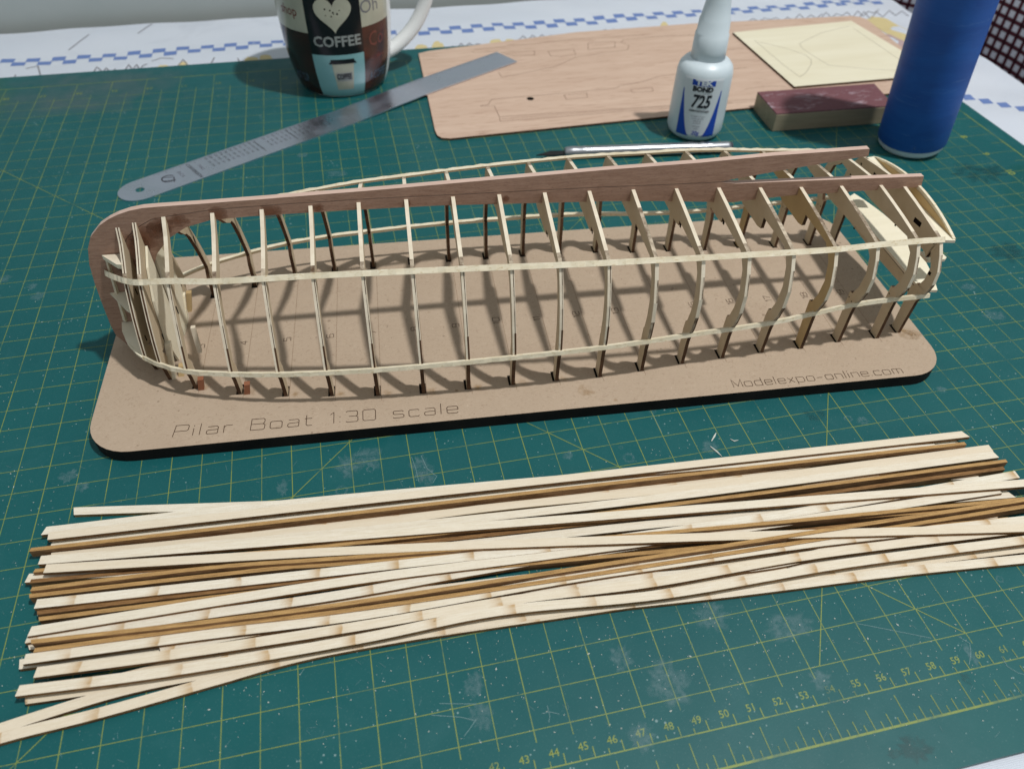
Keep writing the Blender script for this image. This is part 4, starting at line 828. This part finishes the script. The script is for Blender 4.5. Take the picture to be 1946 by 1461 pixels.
bt_('TEK', .44, 4.315, 0, 1.45, .022); bt_('BOND', .44, 3.88, 3, 1.10, .026); bt_('725', 1.22, 3.02, 3, .72, .035, .18)
bt_('ADESIVO INSTANTANEO', .20, 2.38, 3, .62, .006); bt_('super adesivo', .14, 3.62, 2, .8, .0, x0=.35)
for i, (t_, y_) in enumerate((('cola madeira mdf couro', 2.02), ('borracha papel metal', 1.86), ('secagem rapida', 1.70), ('uso profissional', 1.54), ('conteudo liquido', 1.30), ('peso 20 g', 1.14))): bt_(t_, .14, y_, 2, .72-.04*i, .002)
bt_('20g', .40, .80, 1, .9, .01, .2)
lb.build('label', [M['lwhite'], M['lblue'], M['lgrey'], M['lblack']], gbt)

# ================================================================== craft knife
kn = thing('craft_knife', 'silver craft knife with dark blade lying behind the hull', 'craft knife', (16, 35.8, 0))
b = MB(); p0 = Vector((11.2, 36.75, .42)); p1 = Vector((22.9, 35.35, .42)); d_ = (p1-p0)
prof_k = [(0, .30), (.01, .36), (.05, .40), (.10, .36), (.115, .40), (.13, .36), (.30, .38), (.75, .40), (.80, .34), (.82, .39), (.84, .34), (.86, .39), (.88, .35), (.97, .38), (1, .30)]
b.tube([tuple(p0+d_*f) for f, r_ in prof_k], [r_ for f, r_ in prof_k], 18); b.build('handle', M['alu'], kn, smooth=True)
b = MB(); q = [(9.2, 36.75), (10.3, 37.15), (11.25, 37.0), (11.25, 36.5), (10.2, 36.55)]; b.slab(q, .36, .42); b.build('blade', M['blade'], kn)

# ================================================================== sanding block
sb = thing('sanding_block', 'olive wooden sanding block topped with worn dark red sandpaper', 'sanding block', (32, 39, 0))
c0 = at(1467, 250, 0); 
A_ = Vector((27.15, 37.60)); Bq = Vector((36.4, 37.25)); Cq = Vector((37.0, 40.95)); Dq = Vector((27.35, 41.2))
b = MB(); b.box([(A_.x, A_.y, 0.18*0), (Bq.x, Bq.y, 0), (Cq.x, Cq.y, 0), (Dq.x, Dq.y, 0)]+[(v.x, v.y, 1.30) for v in (A_, Bq, Cq, Dq)]); o = b.build('block_body', M['bamboo'], sb)
bv = o.modifiers.new('b', 'BEVEL'); bv.width = 0.0006; bv.segments = 2
b = MB(); b.slab([(A_.x+.02, A_.y+.02), (Bq.x-.02, Bq.y+.02), (Cq.x-.02, Cq.y-.02), (Dq.x+.02, Dq.y-.02)], 1.302, 1.37); b.build('sandpaper', M['sand'], sb)

# ================================================================== blue cylinder
UC = (35.95, 33.75); uc = thing('blue_bottle', 'tall bottle in a matte blue sleeve with pale blue white base', 'bottle', (*UC, 0))
b = MB(); b.lathe([(0, 1.75), (.05, 2.0), (.2, 2.13), (.55, 2.18), (.62, 2.18)], (*UC, 0), 72); b.build('bottle_base', M['pw'], uc, smooth=True)
b = MB(); b.lathe([(.56, 2.05), (.56, 2.24), (.62, 2.27), (4, 2.28), (8, 2.29), (13, 2.30), (18, 2.30), (18.4, 2.2), (18.5, 1.2), (18.5, .02)], (*UC, 0), 72); b.build('sleeve', M['blue'], uc, smooth=True)

tilt = Matrix.Translation((UC[0]*S, UC[1]*S, 0)) @ Matrix.Rotation(math.radians(-5.5), 4, 'Y') @ Matrix.Translation((0, 0, 0.0015))
uc.matrix_world = tilt
# ================================================================== strips of wood
WD, TK = 0.375, 0.165
def strip_(name, pts, z, edge, mat, side, label, grp='thin wood strips spread in front of the boat', wd=WD):
    """pts: pixels of the middle of the strip's top face; z: height of its underside"""
    wq, tq = (TK, wd) if edge else (wd, TK)
    P = [Vector(at(x, y, z+tq)) for x, y in pts]
    Q = []
    for i in range(len(P)-1):
        p0, p1, p2, p3 = P[max(i-1, 0)], P[i], P[i+1], P[min(i+2, len(P)-1)]
        for k in range(8):
            t = k/8; Q.append(0.5*((2*p1)+(-p0+p2)*t+(2*p0-5*p1+4*p2-p3)*t*t+(-p0+3*p1-3*p2+p3)*t**3))
    Q.append(P[-1]); vs, uv, mi, fs = [], [], [], []; ln_ = 0; c = sum(Q, Vector())/len(Q)
    for i, p in enumerate(Q):
        t = (Q[min(i+1, len(Q)-1)]-Q[max(i-1, 0)]).normalized(); n_ = Vector((-t.y, t.x, 0)).normalized()
        if i: ln_ += (p-Q[i-1]).length
        lo_, hi_ = p-n_*wq/2, p+n_*wq/2
        if i == 0: k0 = random.uniform(-.12, .22); lo_ = lo_+t*k0*(0.4 if edge else 1)
        if i == len(Q)-1: k0 = random.uniform(-.12, .22); hi_ = hi_-t*k0*(0.4 if edge else 1)
        for v, uu in ((Vector((lo_.x, lo_.y, z)), 0), (Vector((hi_.x, hi_.y, z)), 1), (Vector((hi_.x, hi_.y, z+tq)), 1.4), (Vector((lo_.x, lo_.y, z+tq)), .4)):
            vs.append(v); uv.append((ln_, uu*.4))
    N = len(Q)
    for i in range(N-1):
        for k in range(4):
            fs.append((4*i+k, 4*i+(k+1) % 4, 4*(i+1)+(k+1) % 4, 4*(i+1)+k)[::-1])
            mi.append((0 if k in (0, 2) else 1) if not edge else (1 if k in (0, 2) else 2))
    fs += [(0, 1, 2, 3), (4*N-1, 4*N-2, 4*N-3, 4*N-4)]; mi += [1, 1]
    me_v = [tuple(v-c) for v in vs]
    o = obj(name, me_v, fs, [mat, side, M['sed3']], None, mi, uv); o.location = c*S
    tag(o, label, 'wood strip', grp); return o
s1, s2, sd, sd2 = M['s1'], M['s2'], M['sed'], M['sed2']
L0, L1, L2, L3 = 0.005, 0.17, 0.335, 0.50
SL = [
 ([(137, 971), (600, 955), (1300, 925), (1860, 903)], L0, 0, s1, sd2, 'single pale strip whose left end sticks out alone above the pile'),
 ([(86, 1008), (650, 946), (1780, 849)], L1, 0, s1, sd, 'pale strip half hidden behind the topmost pale strip of the pile'),
 ([(90, 1018), (650, 955), (1250, 889), (1839, 824)], L2, 0, s1, sd, 'uppermost pale strip, its right end standing out above the others'),
 ([(58, 1044), (700, 971), (1300, 902), (1835, 842)], L1, 1, s1, sd2, 'thin strip on edge with orange brown side just below the uppermost pale strip'),
 ([(92, 1050), (650, 992), (1300, 914), (1822, 840)], L0, 0, s2, sd2, 'shaded strip below the orange brown edge strip, ending short at left'),
 ([(95, 1058), (650, 1000), (950, 962), (1300, 926), (1883, 851)], L1, 0, s1, sd2, 'pale strip second from the top at the right end of the pile'),
 ([(78, 1066), (700, 1006), (1250, 946), (1894, 863)], L1, 0, s1, sd, 'pale strip third from the top at the right end, pointed tip'),
 ([(66, 1084), (650, 1034), (1300, 955), (1913, 875)], L1, 1, s1, sd2, 'brown edge strip ending in a splinter at upper right'),
 ([(58, 1104), (650, 1046), (1300, 972), (1908, 889)], L0, 1, s1, sd, 'dark brown edge strip directly under the splintered one at right'),
 ([(75, 1064), (650, 1019), (1300, 968), (1990, 914)], L3, 0, s1, sd, 'pale strip lying on top of the pile and leaving the photo at right of centre'),
 ([(85, 1080), (700, 1044), (1300, 1021), (2000, 1001)], L3+.01, 0, s1, sd, 'flattest pale strip crossing over all others in the middle of the pile'),
 ([(52, 1098), (700, 1052), (1300, 990), (1926, 938)], L1, 0, s1, sd, 'shaded strip with a bright left tip under the crossing strips'),
 ([(60, 1119), (400, 1078), (700, 1056), (1300, 1008), (1960, 946)], L2-.05, 1, s1, sd2, 'light brown edge strip in the left middle, upper of two side by side'),
 ([(54, 1132), (500, 1082), (700, 1066), (1400, 1000), (1960, 958)], L1-.05, 1, s1, sd2, 'light brown edge strip in the left middle, lower of two side by side'),
 ([(68, 1147), (700, 1078), (1120, 1030), (1500, 975), (1933, 901)], L2, 0, s2, sd, 'pale strip rising to the right with brown marks near its right end'),
 ([(69, 1164), (700, 1090), (1400, 1020), (1900, 968)], L0, 1, s1, sd, 'dark brown edge strip in shade near the middle of the left ends'),
 ([(72, 1176), (700, 1100), (1400, 1034), (1920, 985)], L0, 1, s1, sd2, 'brown edge strip in shade, just above the broad bright strip'),
 ([(58, 1199), (650, 1105), (1000, 1060), (1400, 1005), (1900, 930)], L2-.02, 0, s1, sd, 'broad bright unmarked strip across the middle of the pile'),
 ([(52, 1212), (400, 1165), (650, 1129), (927, 1080), (1141, 1046), (1743, 958)], L1, 0, s2, sd, 'strip with faint tan bands directly below the broad bright strip'),
 ([(48, 1226), (400, 1180), (750, 1130), (1300, 1062), (1900, 985)], L0, 0, s1, sd, 'bottom layer strip showing only its white tips at the left'),
 ([(57, 1219), (400, 1180), (700, 1140), (1250, 1056), (1607, 1001), (1990, 943)], L2, 1, s1, sd2, 'ochre edge strip with tiny dark ticks, upper of the lower pair'),
 ([(65, 1235), (400, 1190), (700, 1154), (1300, 1064), (1990, 955)], L1, 1, s1, sd2, 'ochre edge strip with dark grain, lower of the lower pair'),
 ([(46, 1252), (376, 1207), (700, 1166), (1064, 1102), (1275, 1070), (1565, 1029), (1980, 984)], L2, 0, s2, sd, 'strip banded like bamboo, first one below the ochre edge pair'),
 ([(68, 1277), (376, 1236), (700, 1186), (984, 1138), (1241, 1106), (1557, 1052), (1980, 1000)], L2-.02, 0, s2, sd, 'banded strip with a square left end set back from its neighbours'),
 ([(34, 1262), (400, 1215), (700, 1172), (1400, 1084), (1900, 1010)], L0, 0, s1, sd, 'strip under the banded ones with a brown cut left tip'),
 ([(34, 1312), (326, 1274), (683, 1213), (950, 1160), (1264, 1128), (1607, 1070), (1990, 1020)], L2, 0, s2, sd, 'third banded strip from the bottom, sticking out furthest at left'),
 ([(44, 1328), (326, 1286), (683, 1222), (1250, 1138), (1700, 1072), (1990, 1036)], L0, 0, s2, sd, 'banded strip hidden under its neighbour but for the blunt left end'),
 ([(-30, 1393), (230, 1312), (461, 1266), (900, 1182), (1500, 1080)], L0, 0, s1, sd, 'shaded lower strip emerging from under the pile at bottom left'),
 ([(-40, 1414), (35, 1392), (165, 1360), (300, 1323), (419, 1289), (600, 1240), (900, 1187), (1300, 1122)], L0+.005, 0, s2, sd, 'lowest banded strip reaching the bottom left corner'),
 ([(420, 1252), (800, 1190), (1084, 1158), (1389, 1125), (1697, 1087), (2000, 1056)], L0, 0, s2, sd, 'isolated banded strip along the lower right edge of the pile'),
 ([(220, 1290), (800, 1152), (1353, 1076), (1900, 1002)], L0-.002, 0, s1, sd, 'bottom layer strip filling the gap below the ochre edge pair at right'),
 ([(100, 1032), (650, 968), (1300, 902), (1815, 842)], L0, 0, s1, sd, 'bottom layer strip in deep shade beneath the two topmost pale strips'),
 ([(300, 1232), (900, 1130), (1429, 1077), (1629, 1036), (1990, 990)], L1-.01, 0, s2, sd, 'banded strip in shadow beneath the crossing strip at right'),
]
for i, (pts, z, e, mt, sdm, lab) in enumerate(SL):
    strip_('wood_strip', pts, z+0.0011*i, e, mt, sdm, lab)
# curled shavings between board and strips
for i, (pts, lab) in enumerate((([(1352, 838), (1358, 828), (1361, 822)], 'small pale oval shaving on the mat right of centre'), ([(1388, 834), (1395, 838), (1403, 836)], 'short curled shaving on the mat beside the oval one'), ([(1350, 848), (1362, 858), (1372, 867)], 'longest thin shaving touching the glue dust above the strips'))):
    q = [at(x, y, .03) for x, y in pts]; b = MB(); b.tube(q, [.02, .045, .01] if i != 1 else [.012, .03, .012], 6); tag(b.build('wood_shaving', M['dust']), lab, 'shaving', 'shavings on the mat')
